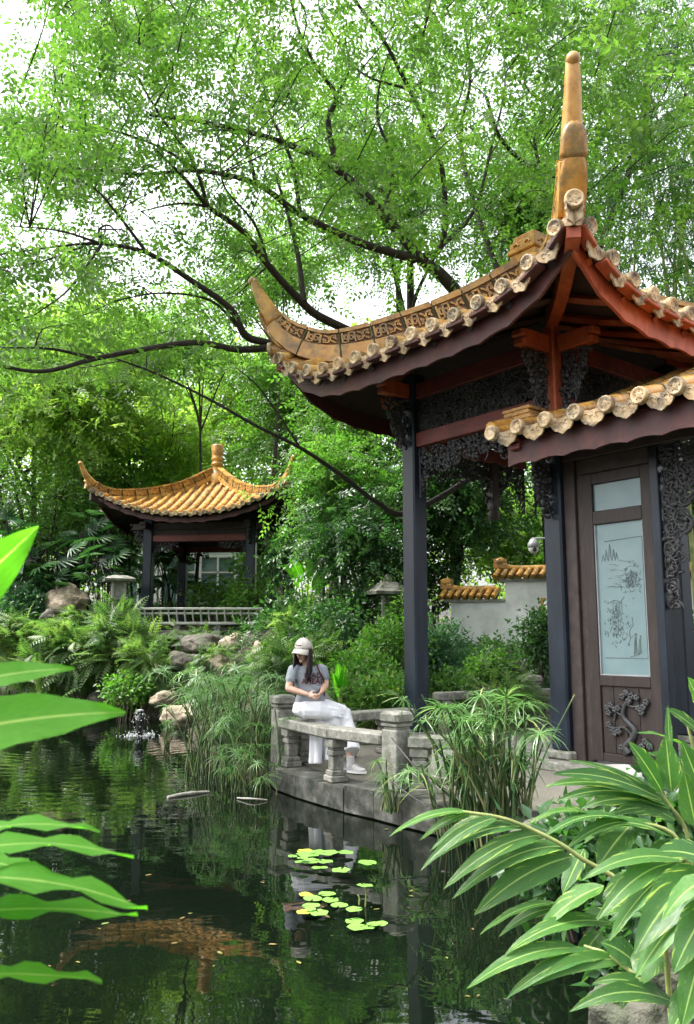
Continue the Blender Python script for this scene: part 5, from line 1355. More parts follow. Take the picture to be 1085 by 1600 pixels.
# bamboo: culms with hanging sprays
def bamboo():
    rng = np.random.default_rng(61); b0 = np.array([7.2, 17.5, 0]); b0[2] = hz(7.2, 17.5)
    t = thing('bamboo_clump', 'dense dark green bamboo clump hanging down behind the pavilion roof', 'bamboo', b0)
    tb = MB(); starts = []
    for i in range(22):
        b = Vector(b0) + Vector((rng.uniform(-1.6, 2.4), rng.uniform(-1.2, 1.2), -.1)); hgt = rng.uniform(9, 14.5); ln = Vector((rng.uniform(-2.8, 2.0), rng.uniform(-2.5, 1.0), 0))
        P = catmull([b, b + Vector((0, 0, hgt * .4)) + ln * .12, b + Vector((0, 0, hgt * .8)) + ln * .5, b + Vector((0, 0, hgt * .95)) + ln * 1.1], 6)
        tb.tube(P, [.05 - .04 * k / (len(P) - 1) for k in range(len(P))], 6); starts += [tuple(p) for p in P[5:]]
    tb.build('culms', M['stem_green'], t, b0)
    tr = MB()
    for pp, r in (([(850, 620, 18), (905, 470, 18), (975, 290, 17.6), (985, 265, 17.5), (1012, 262, 17.5)], .10), ([(1005, 258, 17.5), (1008, 180, 17.5), (1012, 100, 17.4), (1030, 0, 17.2)], .045), ([(1010, 262, 17.5), (1032, 225, 17.4), (1062, 185, 17.3), (1075, 120, 17.2)], .05), ([(985, 270, 17.5), (960, 330, 17.6), (940, 380, 17.6)], .06)):
        P = catmull([at_y(*p) for p in pp], 6); tr.tube(P, [r * (1 - .5 * k / (len(P) - 1)) for k in range(len(P))], 7, cap=False)
    tr.build('dead_stem', M['bark'], t, b0)
    N = 950; px = rng.uniform(880, 1260, N); py = rng.uniform(-260, 620, N); Y = rng.uniform(14.8, 20, N)
    u = (px - 542.5) / F; v = (800 - py) / F; dy = CT - v * ST; tt = Y / dy
    cl = np.stack([u * tt, Y, CAM_H + (ST + v * CT) * tt], 1)
    lump = np.array([mnoise.noise(Vector((a / 80, b / 60, c / 2.0))) for a, b, c in zip(px, py, Y)])
    ok = rng.random(N) < np.clip(.75 + 1.4 * lump, 0, 1) * np.clip((px - 860) / 90, .1, 1); cl = cl[ok]
    loc = cl - np.array([PIV[0], PIV[1], 0]); cl = cl[~((np.hypot(loc[:, 0], loc[:, 1]) < 4.5) & (cl[:, 2] < 8))]
    add_crown(t, leaves_at(cl, 16, .75, .19, rng, SPRAY, flat=.7, droop=.8, upn=.3), 'bamboo', b0)
bamboo()

# far-off wood that closes the view
def wood():
    rng = np.random.default_rng(71); N = 1500; X = rng.uniform(-60, 60, N); Y = rng.uniform(42, 62, N)
    top = 13 + 4 * np.sin(X * .23) + 3 * np.sin(X * .61 + 1)
    Z = 2.2 + rng.random(N) ** .8 * top; cl = np.stack([X, Y, Z], 1)
    V, Fc, Tt = leaves_at(cl, 34, 2.0, .48, rng, LP)
    o = link(bpy.data.objects.new('background_wood', np_mesh('background_wood', V, Fc, 3, Tt, M['bright']))); stuff(o); tag(o, 'far-off mass of green woodland behind the garden', 'wood')
wood()

# ------------------------------------------------------------------ shrubs, ferns, palms
def shrub(px, py, Y, rx, ry, mat, size, n, label, seed, prim=LP, cat='shrub', name='shrub', lobes=6, out=.9, droop=.1, upn=.6, crad=None, group='shrubs round the pond'):
    rng = np.random.default_rng(seed); c = np.array(at_y(px, py, Y)); s = 1 / ppm(Y); R = np.array([rx * s, rx * s * .75, ry * s])
    b = Vector((c[0], c[1], min(hz(c[0], c[1]), c[2])))
    t = thing(name, label, cat, b, 0, group)
    ells = [(c, R * .8)] + [(c + unit(1, rng)[0] * R * .5, R * rng.uniform(.4, .6)) for _ in range(lobes)]
    ncl = max(12, n // 14); cl, d = clusters_in(ells, ncl, rng, .3)
    cl[:, 2] = np.maximum(cl[:, 2], height(cl[:, 0], cl[:, 1]) + .05)
    k = rng.poisson(14, ncl); idx = np.repeat(np.arange(ncl), k); N = len(idx)
    pos = cl[idx] + rng.normal(size=(N, 3)) * (crad or size * 1.1)
    ax = d[idx] * out + unit(N, rng) * .7; ax[:, 2] -= droop; nr = rng.normal(size=(N, 3)) * .4 + d[idx] * .3; nr[:, 2] += upn
    tint = np.clip(rng.random(ncl)[idx] * .5 + rng.random(N) * .5, 0, 1)
    pr = scatter(prim, pos, frames(ax, nr), size * rng.uniform(.65, 1.3, N), tint)
    tb = MB()
    for i in range(10):
        e = Vector(cl[int(rng.integers(0, ncl))]); P = catmull([b + Vector((rng.uniform(-.15, .15), rng.uniform(-.15, .15), -.05)), b.lerp(e, .5) + Vector(rng.normal(size=3)) * .06, e], 3)
        tb.tube(P, [.022 - .017 * q / (len(P) - 1) for q in range(len(P))], 4, cap=False)
    tb.build('stems', M['bark_pale'], t, b)
    add_crown(t, pr, mat, b, 'foliage')
S = shrub
fr = dict(prim=FROND, cat='fern', name='fern', droop=.30, upn=1.1, group='ferns on the rockery', crad=.12)
for i, (px, py, Y, rx, ry, sz, n, lab) in enumerate((
        (45, 1012, 21.6, 70, 45, .85, 110, 'fern clump by the far left shore below the small dark rock'),
        (140, 985, 21.6, 60, 30, .8, 90, 'pale green fern clump right under the big buff boulder'),
        (200, 978, 21.0, 44, 24, .75, 70, 'pale fern clump in front of the flat-capped stone lantern'),
        (120, 1025, 20.6, 70, 46, .9, 140, 'large arching fern mound halfway down the rockery'),
        (190, 1022, 20.0, 55, 44, .85, 120, 'fern mound left of the dark hollow rock'),
        (60, 1062, 20.3, 60, 30, .8, 90, 'low fern at the far shore behind the kerb'),
        (425, 1048, 17.4, 40, 24, .6, 50, 'fern spilling round the upright buff rock'),
        (465, 1000, 18.4, 46, 30, .7, 80, 'dark fern behind the cap of the woman'),
        (300, 1000, 21.0, 50, 12, .4, 25, 'small fern under the bench railing of the far pavilion'),
        (775, 1092, 13.4, 60, 26, .6, 80, 'fern behind the reeds inside the stone balustrade'),
        (232, 1040, 19.3, 34, 28, .7, 50, 'fern hanging over the dark hollow rock'),
        (335, 1028, 19.2, 36, 14, .45, 30, 'fern tuft between the rocks right of the dark hollow rock'),
        (450, 1045, 15.2, 46, 30, .6, 90, 'fern left of the shoulder of the woman above the reeds'),
        (505, 1040, 15.6, 44, 28, .6, 90, 'fern just right of the head of the woman'),
        (590, 1108, 12.9, 60, 22, .55, 70, 'long-leaved fern behind the return of the bench balustrade'))):
    S(px, py, Y, rx, ry, 'fern', sz * .66, int(n * 3.0), lab, 100 + i, **fr)
for i, (px, py, Y, rx, ry, mt, sz, n, lab) in enumerate((
        (40, 945, 23.4, 60, 34, 'bluegreen', .16, 1500, 'blue-green broad-leaved shrub left of the big buff boulder'),
        (15, 985, 22.6, 50, 40, 'darkleaf', .16, 1200, 'dark shrub on the left photo edge over the shore kerb'),
        (345, 935, 24.8, 70, 28, 'mid', .14, 1300, 'leafy shrub inside the far pavilion behind the bench railing'),
        (405, 930, 22.6, 60, 38, 'mid', .13, 1700, 'glossy shrub in front of the right column of the far pavilion'),
        (455, 965, 20.2, 50, 50, 'darkleaf', .13, 1700, 'dark shrub above the ferns between far pavilion and slender trunks'),
        (520, 985, 17.6, 60, 44, 'darkleaf', .12, 2000, 'dark shrub behind the head of the woman'),
        (560, 950, 18.8, 50, 40, 'darkleaf', .12, 1500, 'dark shrub left of the pointed stone lantern'),
        (640, 955, 18.2, 50, 44, 'mid', .11, 1500, 'shrub right of the pointed stone lantern'),
        (560, 1062, 13.8, 66, 48, 'nandina', .085, 3200, 'bright feathery shrub right behind the seated woman'),
        (612, 1020, 14.9, 66, 54, 'nandina', .085, 3600, 'tall feathery shrub with yellowing tips left of the tall column'),
        (600, 1085, 12.9, 60, 30, 'nandina', .08, 2000, 'low feathery shrub over the balustrade return'),
        (685, 1022, 15.2, 44, 60, 'bluegreen', .085, 2600, 'blue-green feathery shrub right of the tall column'),
        (760, 1052, 16.6, 56, 30, 'mid', .10, 1800, 'leafy shrub at the foot of the white wall'),
        (838, 1000, 16.2, 34, 70, 'darkleaf', .10, 1900, 'tall dark shrub between white wall and door column'),
        (1075, 1020, 15.5, 44, 80, 'darkleaf', .10, 2000, 'dark shrub seen under the carved spandrel'),
        (700, 1075, 14.6, 50, 26, 'mid', .09, 1500, 'low shrub beyond the paving right of the tall column'),
        (200, 1082, 18.9, 50, 26, 'nandina', .10, 1300, 'low leafy shrub overhanging the far waterline'),
        (450, 870, 21.6, 40, 40, 'darkleaf', .13, 1300, 'dark foliage beside the back column of the far pavilion'),
        (392, 895, 28.5, 55, 45, 'mid', .17, 1500, 'leafy shrub beyond the far pavilion hiding the end of the pale building'),
        (610, 890, 21, 50, 60, 'darkleaf', .14, 1500, 'dark shrub just left of the tall column above the lantern'),
        (678, 905, 20.6, 40, 60, 'darkleaf', .14, 1500, 'dark tall shrub right of the tall column over the white wall end'))):
    S(px, py, Y, rx, ry, mt, sz, n, lab, 140 + i)
for i, (px, py, Y, rx, ry, mt, sz, n, lab) in enumerate((
        (930, 1360, 5.2, 110, 60, 'darkleaf', .10, 1500, 'dark low ground shrub behind the variegated leaves at the pond edge'),
        (1060, 1300, 5.2, 110, 70, 'darkleaf', .10, 1600, 'dark shrub between the paving and the variegated leaves'),
        (1050, 1480, 4.3, 110, 80, 'darkleaf', .09, 1300, 'dark low foliage under the variegated leaves near the photo corner'))):
    S(px, py, Y, rx, ry, mt, sz, n, lab, 180 + i)
def ground_cover():
    rng = np.random.default_rng(88); N = 26000; X = rng.uniform(-14, 11, N); Y = rng.uniform(12.8, 31, N); d = poly_sd(POND, X, Y); Z = height(X, Y)
    keep = (d > .15) & ~((np.abs(X + 3.83) < 2.1) & (np.abs(Y - 24.35) < 2.1)) & ~((X > 0) & (Y < 15.2)); X, Y, Z = X[keep], Y[keep], Z[keep]; n = len(X)
    pos = np.stack([X, Y, Z + rng.random(n) * .16], 1); ax = unit(n, rng); ax[:, 2] = np.abs(ax[:, 2]) * .5 + .1; nr = rng.normal(size=(n, 3)) * .4; nr[:, 2] += 1
    V, Fc, T_ = scatter(SPR, pos, frames(ax, nr), .30 * rng.uniform(.6, 1.3, n), rng.random(n))
    o = link(bpy.data.objects.new('undergrowth', np_mesh('undergrowth', V, Fc, 3, T_, M['darkleaf']))); stuff(o); tag(o, 'low dark green undergrowth covering the banks round the pond', 'undergrowth')
ground_cover()
def palm(px, py, Y, hpx, label, seed, nf=26, fs=.62):
    rng = np.random.default_rng(seed); top = at_y(px, py, Y); b = Vector((top.x, Y, hz(top.x, Y))); t = thing('lady_palm', label, 'palm', b, 0, 'lady palms left of the far pavilion')
    tb = MB(); pos = []; ax = []
    sp = hpx / ppm(Y)
    for i in range(nf):
        o = Vector((rng.normal() * .55, rng.normal() * .4, rng.uniform(-.5, .5) * sp)); e = top + o
        d = Vector((rng.normal(), rng.normal() - .5, .15)).normalized(); s = Vector((b.x + o.x * .4, b.y + o.y * .4, max(b.z, e.z - .8)))
        P = catmull([s, (s + e) / 2 + Vector((0, 0, .1)), e], 3); tb.tube(P, .012, 4, cap=False); pos.append(tuple(e)); ax.append((d.x, d.y, d.z))
    for k in range(4): tb.tube([b + Vector((rng.uniform(-.3, .3), rng.uniform(-.2, .2), 0)), top + Vector((rng.uniform(-.3, .3), 0, sp * .2))], .028, 5)
    tb.build('stems', M['bark'], t, b)
    pos = np.array(pos); ax = np.array(ax); N = len(pos); nr = rng.normal(size=(N, 3)) * .4; nr[:, 2] += .9; nr[:, 1] -= .5
    add_crown(t, scatter(FAN, pos, frames(ax, nr), fs * rng.uniform(.7, 1.2, N), rng.random(N)), 'palm', b, 'fronds')
for i, (px, py, Y, hp, lab) in enumerate(((20, 860, 23.6, 90, 'dark lady palm on the left photo edge below the bamboo-like tree'), (75, 870, 24.2, 80, 'dark lady palm above the blue-green shrub'), (130, 850, 24.0, 90, 'tall lady palm above the big buff boulder'), (165, 885, 23.2, 60, 'lady palm right behind the flat-capped stone lantern'), (200, 830, 25.2, 100, 'tall lady palm behind the left column of the far pavilion'), (90, 905, 23.8, 40, 'low lady palm just behind the big buff boulder'), (265, 900, 27.5, 60, 'lady palm seen inside the far pavilion'))):
    palm(px, py, Y, hp, lab, 200 + i)
# large banana-like leaves beside the far pavilion
# ------------------------------------------------------------------ umbrella sedge (cyperus)
def umbel_mesh(seed, mat):
    rng = np.random.default_rng(seed); V = []; Fs = []; T = []
    n = 17
    for i in range(n):
        a = i * 2.399 + rng.uniform(-.2, .2); el = rng.uniform(.05, .55); L = rng.uniform(.7, 1.1); w = .034; d = np.array([math.cos(a), math.sin(a)]); nn = np.array([-d[1], d[0]]); base = len(V); tc = rng.random() * .55 + (.45 if rng.random() < .08 else 0)
        for k in range(4):
            t = k / 3; r = L * t * (1 - .12 * t); z = L * (math.tan(el) * t * .8 - .55 * t * t); ww = w * (1 - t * .9) * (.55 + .45 * (k > 0))
            for s in (-1, 1): V.append((d[0] * r + nn[0] * ww * s, d[1] * r + nn[1] * ww * s, z)); T.append(tc)
        for k in range(3): q = base + k * 2; Fs.append((q, q + 1, q + 3, q + 2))
    me = np_mesh('umbel', np.array(V), np.array(Fs), 4, np.array(T), M[mat]); return me
UMB = [umbel_mesh(i, 'cyperus') for i in range(6)]
def cyperus(label, seed, spots, n, hrange, rad, base_z, size, lean=(0, 0), extra=30):
    rng = np.random.default_rng(seed); c = np.mean(np.array(spots), 0); t = thing('umbrella_sedge', label, 'reeds', (c[0], c[1], base_z), 0, 'umbrella sedge clumps at the pond')
    off = Vector((c[0], c[1], base_z)); tb = []
    sm = MB()
    for i in range(n + extra):
        s = spots[int(rng.integers(0, len(spots)))]; b = Vector((s[0] + rng.normal() * rad, s[1] + rng.normal() * rad, base_z - .05)); hgt = rng.uniform(*hrange)
        ln = Vector((rng.normal() * .22 + lean[0], rng.normal() * .2 + lean[1], 0)) * hgt
        top = b + ln + Vector((0, 0, hgt)); P = catmull([b, b.lerp(top, .5) - ln * .12, top], 4)
        sm.tube([p - off for p in P], [.011 - .004 * k / (len(P) - 1) for k in range(len(P))], 4, cap=False)
        if i < n:
            o = inst('umbel', UMB[int(rng.integers(0, 6))], t, top - off, (rng.normal() * .28 + ln.y * .2, rng.normal() * .28 + ln.x * .3, rng.uniform(0, 6.28)), size * rng.uniform(.7, 1.25))
    me = sm.mesh('stems'); a = me.attributes.new('tint', 'FLOAT', 'POINT'); a.data.foreach_set('value', np.repeat(rng.random(len(me.vertices) // 4 + 1), 4)[:len(me.vertices)].astype(np.float32)); me.materials.append(M['reed'])
    stuff(link(bpy.data.objects.new('stems', me), t))
g = lambda px, py: tuple(at_z(px, py, 0)[:2])
cyperus('tall umbrella sedge clump in the water left of the seated woman', 1, [g(335, 1190), g(355, 1205), g(380, 1215), g(405, 1225), g(375, 1190), g(400, 1200), g(345, 1165)], 95, (.5, 1.35), .22, 0, .34, extra=90)
cyperus('short drooping sedge fringe at the foot of the tall sedge by the kerb', 2, [g(380, 1238), g(405, 1240), g(360, 1225)], 20, (.2, .55), .12, 0, .26, extra=14)
cyperus('dense umbrella sedge clump in front of the paving beside the newel post', 3, [(1.0, 7.72), (1.2, 7.55), (1.4, 7.45), (1.2, 7.8), (1.45, 7.6)], 48, (.45, 1.32), .10, .05, .34, (-.07, 0), extra=70)
cyperus('small sedge tuft growing on the kerb by the near newel post', 4, [(.36, 8.32), (.42, 8.25)], 9, (.15, .5), .05, .2, .2, extra=4)
cyperus('sedge tuft at the far waterline below the ferns', 5, [g(185, 1104), g(200, 1106), g(215, 1104)], 24, (.5, 1.2), .25, 0, .5, extra=14)
cyperus('thin sedge shoots in the water right of the fountain', 6, [g(259, 1166)], 5, (.25, .5), .04, 0, .18, extra=4)
cyperus('sedge behind the flat pale rock at the pond edge', 7, [g(330, 1145), g(345, 1150), g(310, 1130)], 26, (.5, 1.3), .25, 0, .42, extra=20)

# ------------------------------------------------------------------ ginger leaves
def gleaf(parent, off, b, t_, wd, arch, mat, rng, roll=0.0, wavy=0.0, facing=.5, cup=.18):
    b, t_ = Vector(b), Vector(t_); d = t_ - b; L = d.length; ax = d.normalized()
    view = (Vector((0, 0, CAM_H)) - (b + t_) / 2).normalized(); up = Vector((0, 0, 1)) * (1 - facing) + view * facing
    up = (up - ax * up.dot(ax)).normalized(); sd = ax.cross(up)
    up2 = up * math.cos(roll) + sd * math.sin(roll); sd = ax.cross(up2); up = up2
    n, mcol = 12, 4; V = []; UV = []; ph = rng.uniform(0, 6)
    for i in range(n + 1):
        t = i / n; bow = 4 * t * (1 - t)
        c = b + d * t + Vector((0, 0, 1)) * arch * bow
        wv = wd * .5 * (math.sin(math.pi * min(1, t * .94 + .035) ** .72) ** .85) if 0 < i < n else wd * .015
        for j in range(mcol + 1):
            x = j / mcol * 2 - 1; wz = wavy * wd * math.sin(t * 21 + ph + (1.1 if x > 0 else 0)) * abs(x) ** 2
            V.append(c + sd * (x * wv) + up * (cup * wv * abs(x) ** 1.3 + wz)); UV.append((t, x, 0))
    Fs = []
    for i in range(n):
        for j in range(mcol):
            q = i * (mcol + 1) + j; Fs.append((q, q + 1, q + mcol + 2, q + mcol + 1))
    me = bpy.data.meshes.new('leaf'); o3 = Vector(off); me.from_pydata([tuple(v - o3) for v in V], [], Fs); me.polygons.foreach_set('use_smooth', [True] * len(Fs))
    a = me.attributes.new('luv', 'FLOAT_VECTOR', 'POINT'); a.data.foreach_set('vector', np.array(UV, np.float32).ravel()); me.materials.append(M[mat])
    return link(bpy.data.objects.new('leaf', me), parent)
rg = random.Random(77)
Z7 = lambda x, y, D: at_y(600 + x / 2.237, 1040 + y / 2.237, D)
gin = thing('shell_ginger', 'variegated shell ginger with long yellow striped leaves leaning over the water', 'plant', (1.75, 3.4, .2)); goff = (1.75, 3.4, .2)
def gstem(pts, r0=.011, r1=.006):
    P = catmull([Z7(*p) for p in pts], 6); m = MB(); m.tube(P, [r0 + (r1 - r0) * i / (len(P) - 1) for i in range(len(P))], 6); m.build('stem', M['stem_green'], gin, goff)
root = (1130, 1420)
gstem([(1010, 1400, 3.2), (1000, 1180, 3.15), (960, 880, 3.1), (820, 750, 3.1), (700, 680, 3.1), (620, 625, 3.1), (500, 565, 3.1), (400, 530, 3.1), (265, 510, 3.1)])
gstem([(1140, 1350, 3.6), (1110, 900, 3.6), (1060, 590, 3.6), (1000, 490, 3.6), (960, 430, 3.6)])
gstem([(1120, 1350, 3.3), (1090, 900, 3.4), (1030, 610, 3.4), (860, 545, 3.4), (740, 535, 3.4)])
gstem([(1190, 1350, 2.9), (1180, 900, 2.9), (1120, 680, 2.9), (1000, 690, 2.9)])
gstem([(1180, 1400, 2.8), (1050, 1240, 2.8), (930, 1130, 2.8), (800, 1020, 2.85), (700, 980, 2.9)])
gstem([(1240, 1350, 2.6), (1230, 800, 2.6), (1130, 640, 2.7)])
gstem([(1200, 1300, 3.9), (1180, 700, 3.9), (1090, 320, 3.9), (1060, 200, 3.9)])
LEAVES = [  # base x,y  tip x,y  depth base, tip, width, arch(px)
    (300, 512, 20, 596, 3.1, 3.0, 44, 26), (310, 516, 125, 612, 3.1, 3.05, 30, 18), (400, 530, 130, 716, 3.1, 2.95, 40, 30), (505, 566, 162, 686, 3.12, 3.0, 56, 40), (560, 592, 208, 782, 3.12, 2.95, 58, 38), (640, 632, 240, 816, 3.12, 3.0, 72, 46), (660, 668, 316, 872, 3.12, 3.0, 92, 30),
    (400, 528, 160, 650, 3.14, 3.2, 34, 30),
    (975, 445, 856, 268, 3.6, 3.55, 84, 10), (1005, 440, 985, 246, 3.6, 3.6, 78, 4), (975, 470, 590, 380, 3.6, 3.4, 58, 30), (990, 490, 560, 425, 3.6, 3.4, 62, 42), (1010, 500, 600, 475, 3.6, 3.45, 58, 46), (1010, 520, 690, 500, 3.6, 3.5, 60, 40), (940, 430, 640, 330, 3.6, 3.5, 30, 14), (1020, 540, 800, 520, 3.58, 3.5, 60, 30),
    (1110, 330, 886, 236, 3.9, 3.75, 64, 26), (1120, 392, 915, 310, 3.9, 3.75, 62, 22), (1100, 230, 985, 150, 3.9, 3.85, 44, 8), (1000, 300, 992, 140, 3.7, 3.7, 26, 0), (1120, 160, 1062, 40, 3.9, 3.85, 70, 0), (1120, 460, 1040, 260, 3.7, 3.7, 80, 0), (1090, 560, 1050, 370, 3.6, 3.6, 84, 0),
    (760, 536, 510, 552, 3.4, 3.3, 50, 34), (860, 545, 560, 600, 3.4, 3.25, 60, 40), (1020, 605, 770, 552, 3.4, 3.35, 66, 22), (860, 560, 748, 704, 3.42, 3.3, 104, 6), (920, 560, 640, 640, 3.42, 3.25, 56, 40), (700, 640, 625, 800, 3.4, 3.3, 70, 4), (1030, 610, 900, 720, 3.4, 3.3, 70, 20),
    (1160, 690, 960, 650, 2.8, 2.75, 112, 14), (1050, 682, 690, 752, 2.9, 2.8, 56, 40), (1020, 690, 745, 892, 2.9, 2.75, 72, 40), (1060, 700, 790, 962, 2.9, 2.75, 100, 44), (1130, 720, 875, 1010, 2.8, 2.7, 130, 40), (1160, 800, 880, 1092, 2.75, 2.7, 120, 40), (1160, 820, 1012, 1078, 2.6, 2.6, 110, 20), (1150, 750, 975, 890, 2.6, 2.6, 96, 30), (1000, 690, 840, 800, 2.95, 2.85, 66, 24),
    (800, 900, 425, 1008, 3.0, 2.85, 66, 42), (690, 990, 290, 1130, 2.9, 2.8, 60, 40), (800, 1010, 428, 1166, 2.88, 2.8, 78, 40), (830, 1030, 520, 1120, 2.85, 2.8, 56, 30), (610, 830, 335, 942, 3.05, 2.95, 46, 28), (620, 850, 402, 948, 3.05, 3.0, 40, 26), (770, 770, 540, 930, 3.0, 2.95, 90, 20), (960, 850, 740, 884, 3.0, 2.9, 60, 30), (1020, 1180, 650, 1210, 2.8, 2.72, 62, 46), (980, 1160, 730, 1110, 2.8, 2.8, 50, 30), (880, 1040, 760, 968, 2.85, 2.85, 84, 10), (1120, 980, 1040, 1270, 2.6, 2.6, 90, 10), (900, 1060, 830, 1200, 2.85, 2.8, 60, 6), (960, 1000, 870, 1130, 2.85, 2.8, 100, 14), (1060, 900, 900, 990, 2.9, 2.8, 70, 30), (1110, 1120, 1000, 1290, 2.7, 2.65, 100, 10), (760, 930, 660, 1080, 3.0, 2.95, 60, 10), (900, 760, 760, 830, 3.1, 3.0, 60, 30)]
for (bx, by, tx, ty, Db, Dt, wp, ar) in LEAVES:
    gleaf(gin, goff, Z7(bx, by, Db), Z7(tx, ty, Dt), wp / 2.237 / ppm(Db) * 1.05, ar / 2.237 / ppm(Db), 'ginger', rg, rg.uniform(-.45, .45), .025, .45)
gl = thing('ginger_plant', 'bright green broad wavy leaves reaching in from the left photo edge close to the camera', 'plant', (-.75, 1.3, .2)); loff = (-.75, 1.3, .2)
for (y0, x0) in ((900, -140), (1240, -150), (1500, -145)):
    m = MB(); P = catmull([Vector((-.78, 1.35, -.2)), at_y(x0 - 20, 1560, 1.3), at_y(x0, y0, 1.3), at_y(x0 + 10, y0 - 120, 1.3)], 6); m.tube(P, .009, 6); m.build('stem', M['stem_green'], gl, loff)
for (bx, by, tx, ty, D, wp, ar, rl) in ((-150, 1000, 60, 822, 1.25, 74, -8, .3), (-160, 1105, 118, 1045, 1.3, 36, 14, -.1), (-170, 1170, 196, 1113, 1.2, 68, 12, .0), (-150, 1345, 157, 1300, 1.35, 26, 28, -.5), (-150, 1362, 210, 1342, 1.3, 30, 30, -.5), (-150, 1360, 76, 1374, 1.4, 36, 20, -.4), (-150, 1385, 231, 1422, 1.25, 40, 26, -.5), (-150, 1445, 216, 1432, 1.3, 34, 16, -.5), (-150, 1535, 160, 1532, 1.25, 30, 10, -.5)):
    gleaf(gl, loff, at_y(bx, by, D), at_y(tx, ty, D - .06), wp / ppm(D) * (1.6 if by > 1200 else 1.3), ar / ppm(D), 'ginger_plain', rg, rl, .13 if by > 1200 else .06, .60 if by > 1200 else .75, .14)

# ------------------------------------------------------------------ water lilies
def pad_mesh(seed):
    r_ = random.Random(seed); m = MB(); n = 22; V = [(0, 0, 0)]; cut = .32
    for ring, f in ((1, .55), (2, 1.0)):
        for i in range(n + 1):
            a = cut / 2 + (2 * math.pi - cut) * i / n; rr = f * (1 + .035 * math.sin(a * 5 + seed) + (.03 * math.sin(a * 9 + seed * 2) if ring == 2 else 0)); V.append((rr * math.cos(a), rr * math.sin(a), (.03 if ring == 2 else .012) + (.03 * math.sin(a * 4 + seed) if ring == 2 else 0)))
    Fs = [(0, 1 + i, 2 + i) for i in range(n)] + [(1 + i, n + 2 + i, n + 3 + i, 2 + i) for i in range(n)]
    m.add(V, Fs, True); return m
PADS = []
for i in range(4):
    me = pad_mesh(i).mesh('lily_pad'); me.materials.append(M['pad']); PADS.append(me)
pym = pad_mesh(9).mesh('lily_pad'); pym.materials.append(M['pad_yellow'])
Z6 = lambda x, y, z=.012: at_z(440 + x / 5.425, 1310 + y / 5.425, z)
def lilies(label, pads, seed, stalks=()):
    r_ = random.Random(seed); c = Z6(pads[0][0], pads[0][1]); t = thing('water_lily', label, 'water lily', (c.x, c.y, 0), 0, 'water lilies in the pond')
    for k, (x, y, wp, yel) in enumerate(pads):
        p = Z6(x, y, .010 + .005 * k); s = wp / 5.425 / 2 / ppm(p.y)
        inst('lily_pad', pym if yel else PADS[k % 4], t, p - Vector((c.x, c.y, 0)), (r_.uniform(-.04, .04), r_.uniform(-.04, .04), r_.uniform(0, 6.28)), s)
    for (x, y, x1, y1, wp) in stalks:
        a = Z6(x, y); b = at_y(440 + x1 / 5.425, 1310 + y1 / 5.425, a.y); m = MB(); m.tube([a - Vector((0, 0, .1)), a.lerp(b, .6) + Vector((.01, 0, 0)), b], .006, 5); m.build('stalk', M['stem_green'], t, (c.x, c.y, 0))
        if wp: inst('lily_pad', PADS[1], t, b - Vector((c.x, c.y, 0)), (.08, .06, 2), wp / 5.425 / 2 / ppm(a.y))
lilies('farther cluster of overlapping lily pads below the bench balustrade', [(95, 150, 80, 0), (200, 108, 130, 1), (225, 135, 190, 0), (395, 122, 160, 0), (545, 118, 130, 0), (160, 198, 90, 0), (250, 192, 150, 0), (370, 196, 130, 0), (300, 248, 90, 0), (360, 246, 64, 0), (505, 268, 150, 0), (310, 110, 110, 0), (180, 165, 90, 0), (730, 205, 150, 0)], 1)
lilies('middle cluster of lily pads beside the reflection of the woman', [(205, 475, 110, 1), (265, 508, 150, 0), (385, 470, 140, 0), (415, 522, 135, 0), (490, 565, 140, 0), (250, 570, 150, 0), (190, 622, 120, 1), (320, 630, 150, 0), (245, 600, 90, 0), (615, 600, 135, 0)], 2)
lilies('nearest cluster of lily pads with one pad raised on a stalk', [(620, 700, 150, 0), (640, 752, 160, 0), (740, 752, 110, 0), (840, 722, 120, 0), (780, 725, 110, 0)], 3, [(705, 560, 707, 398, 136), (650, 545, 650, 480, 0)])

# ------------------------------------------------------------------ broad-leaved plants on the bank
def broad(label, px, py, Y, leaves, mat='ginger_plain'):
    b = at_y(px, py, Y); b.z = hz(b.x, b.y); t = thing('banana_plant', label, 'plant', b, 0, 'broad-leaved plants on the bank')
    for (tx, ty, wd, ar) in leaves:
        e = at_y(tx, ty, Y - .2); s = b.lerp(at_y(px + (tx - px) * .3, ty + 18, Y), .8); m = MB(); m.tube([b, (b + s) / 2, s], [.03, .025, .015], 6); m.build('stem', M['stem_green'], t, b)
        gleaf(t, b, s, e, wd, ar, mat, rg, rg.uniform(-.3, .3), .04, .5)
broad('pale banana-like plant with long arching leaves right of the far pavilion', 478, 930, 20.4, [(436, 884, .30, .15), (452, 872, .3, .1), (520, 888, .3, .15), (530, 900, .26, .1), (495, 866, .28, .05)])
broad('small plant with upright round bright leaves right behind the woman', 533, 1075, 13.0, [(528, 1036, .17, .02), (540, 1040, .15, .02), (520, 1052, .14, .03)])

# fallen leaves drifting on the pond
def drift():
    rng = np.random.default_rng(9); n = 46; px = rng.uniform(60, 800, n); py = rng.uniform(1150, 1600, n)
    P = np.array([tuple(at_z(a, b, .006)) for a, b in zip(px, py)]); d = poly_sd(POND, P[:, 0], P[:, 1]); P = P[d < -.2]; n = len(P)
    ax = rng.normal(size=(n, 3)); ax[:, 2] = 0; nr = np.tile([0., 0, 1], (n, 1)) + rng.normal(size=(n, 3)) * .05
    V, Fc, T_ = scatter(leaf_prim6(.45, .05, -.03), P, frames(ax, nr), rng.uniform(.02, .06, n), rng.random(n))
    o = link(bpy.data.objects.new('fallen_leaves', np_mesh('fallen_leaves', V, Fc, 3, T_, M['litter']))); stuff(o); tag(o, 'small yellow and brown fallen leaves drifting on the pond', 'leaves')
drift()
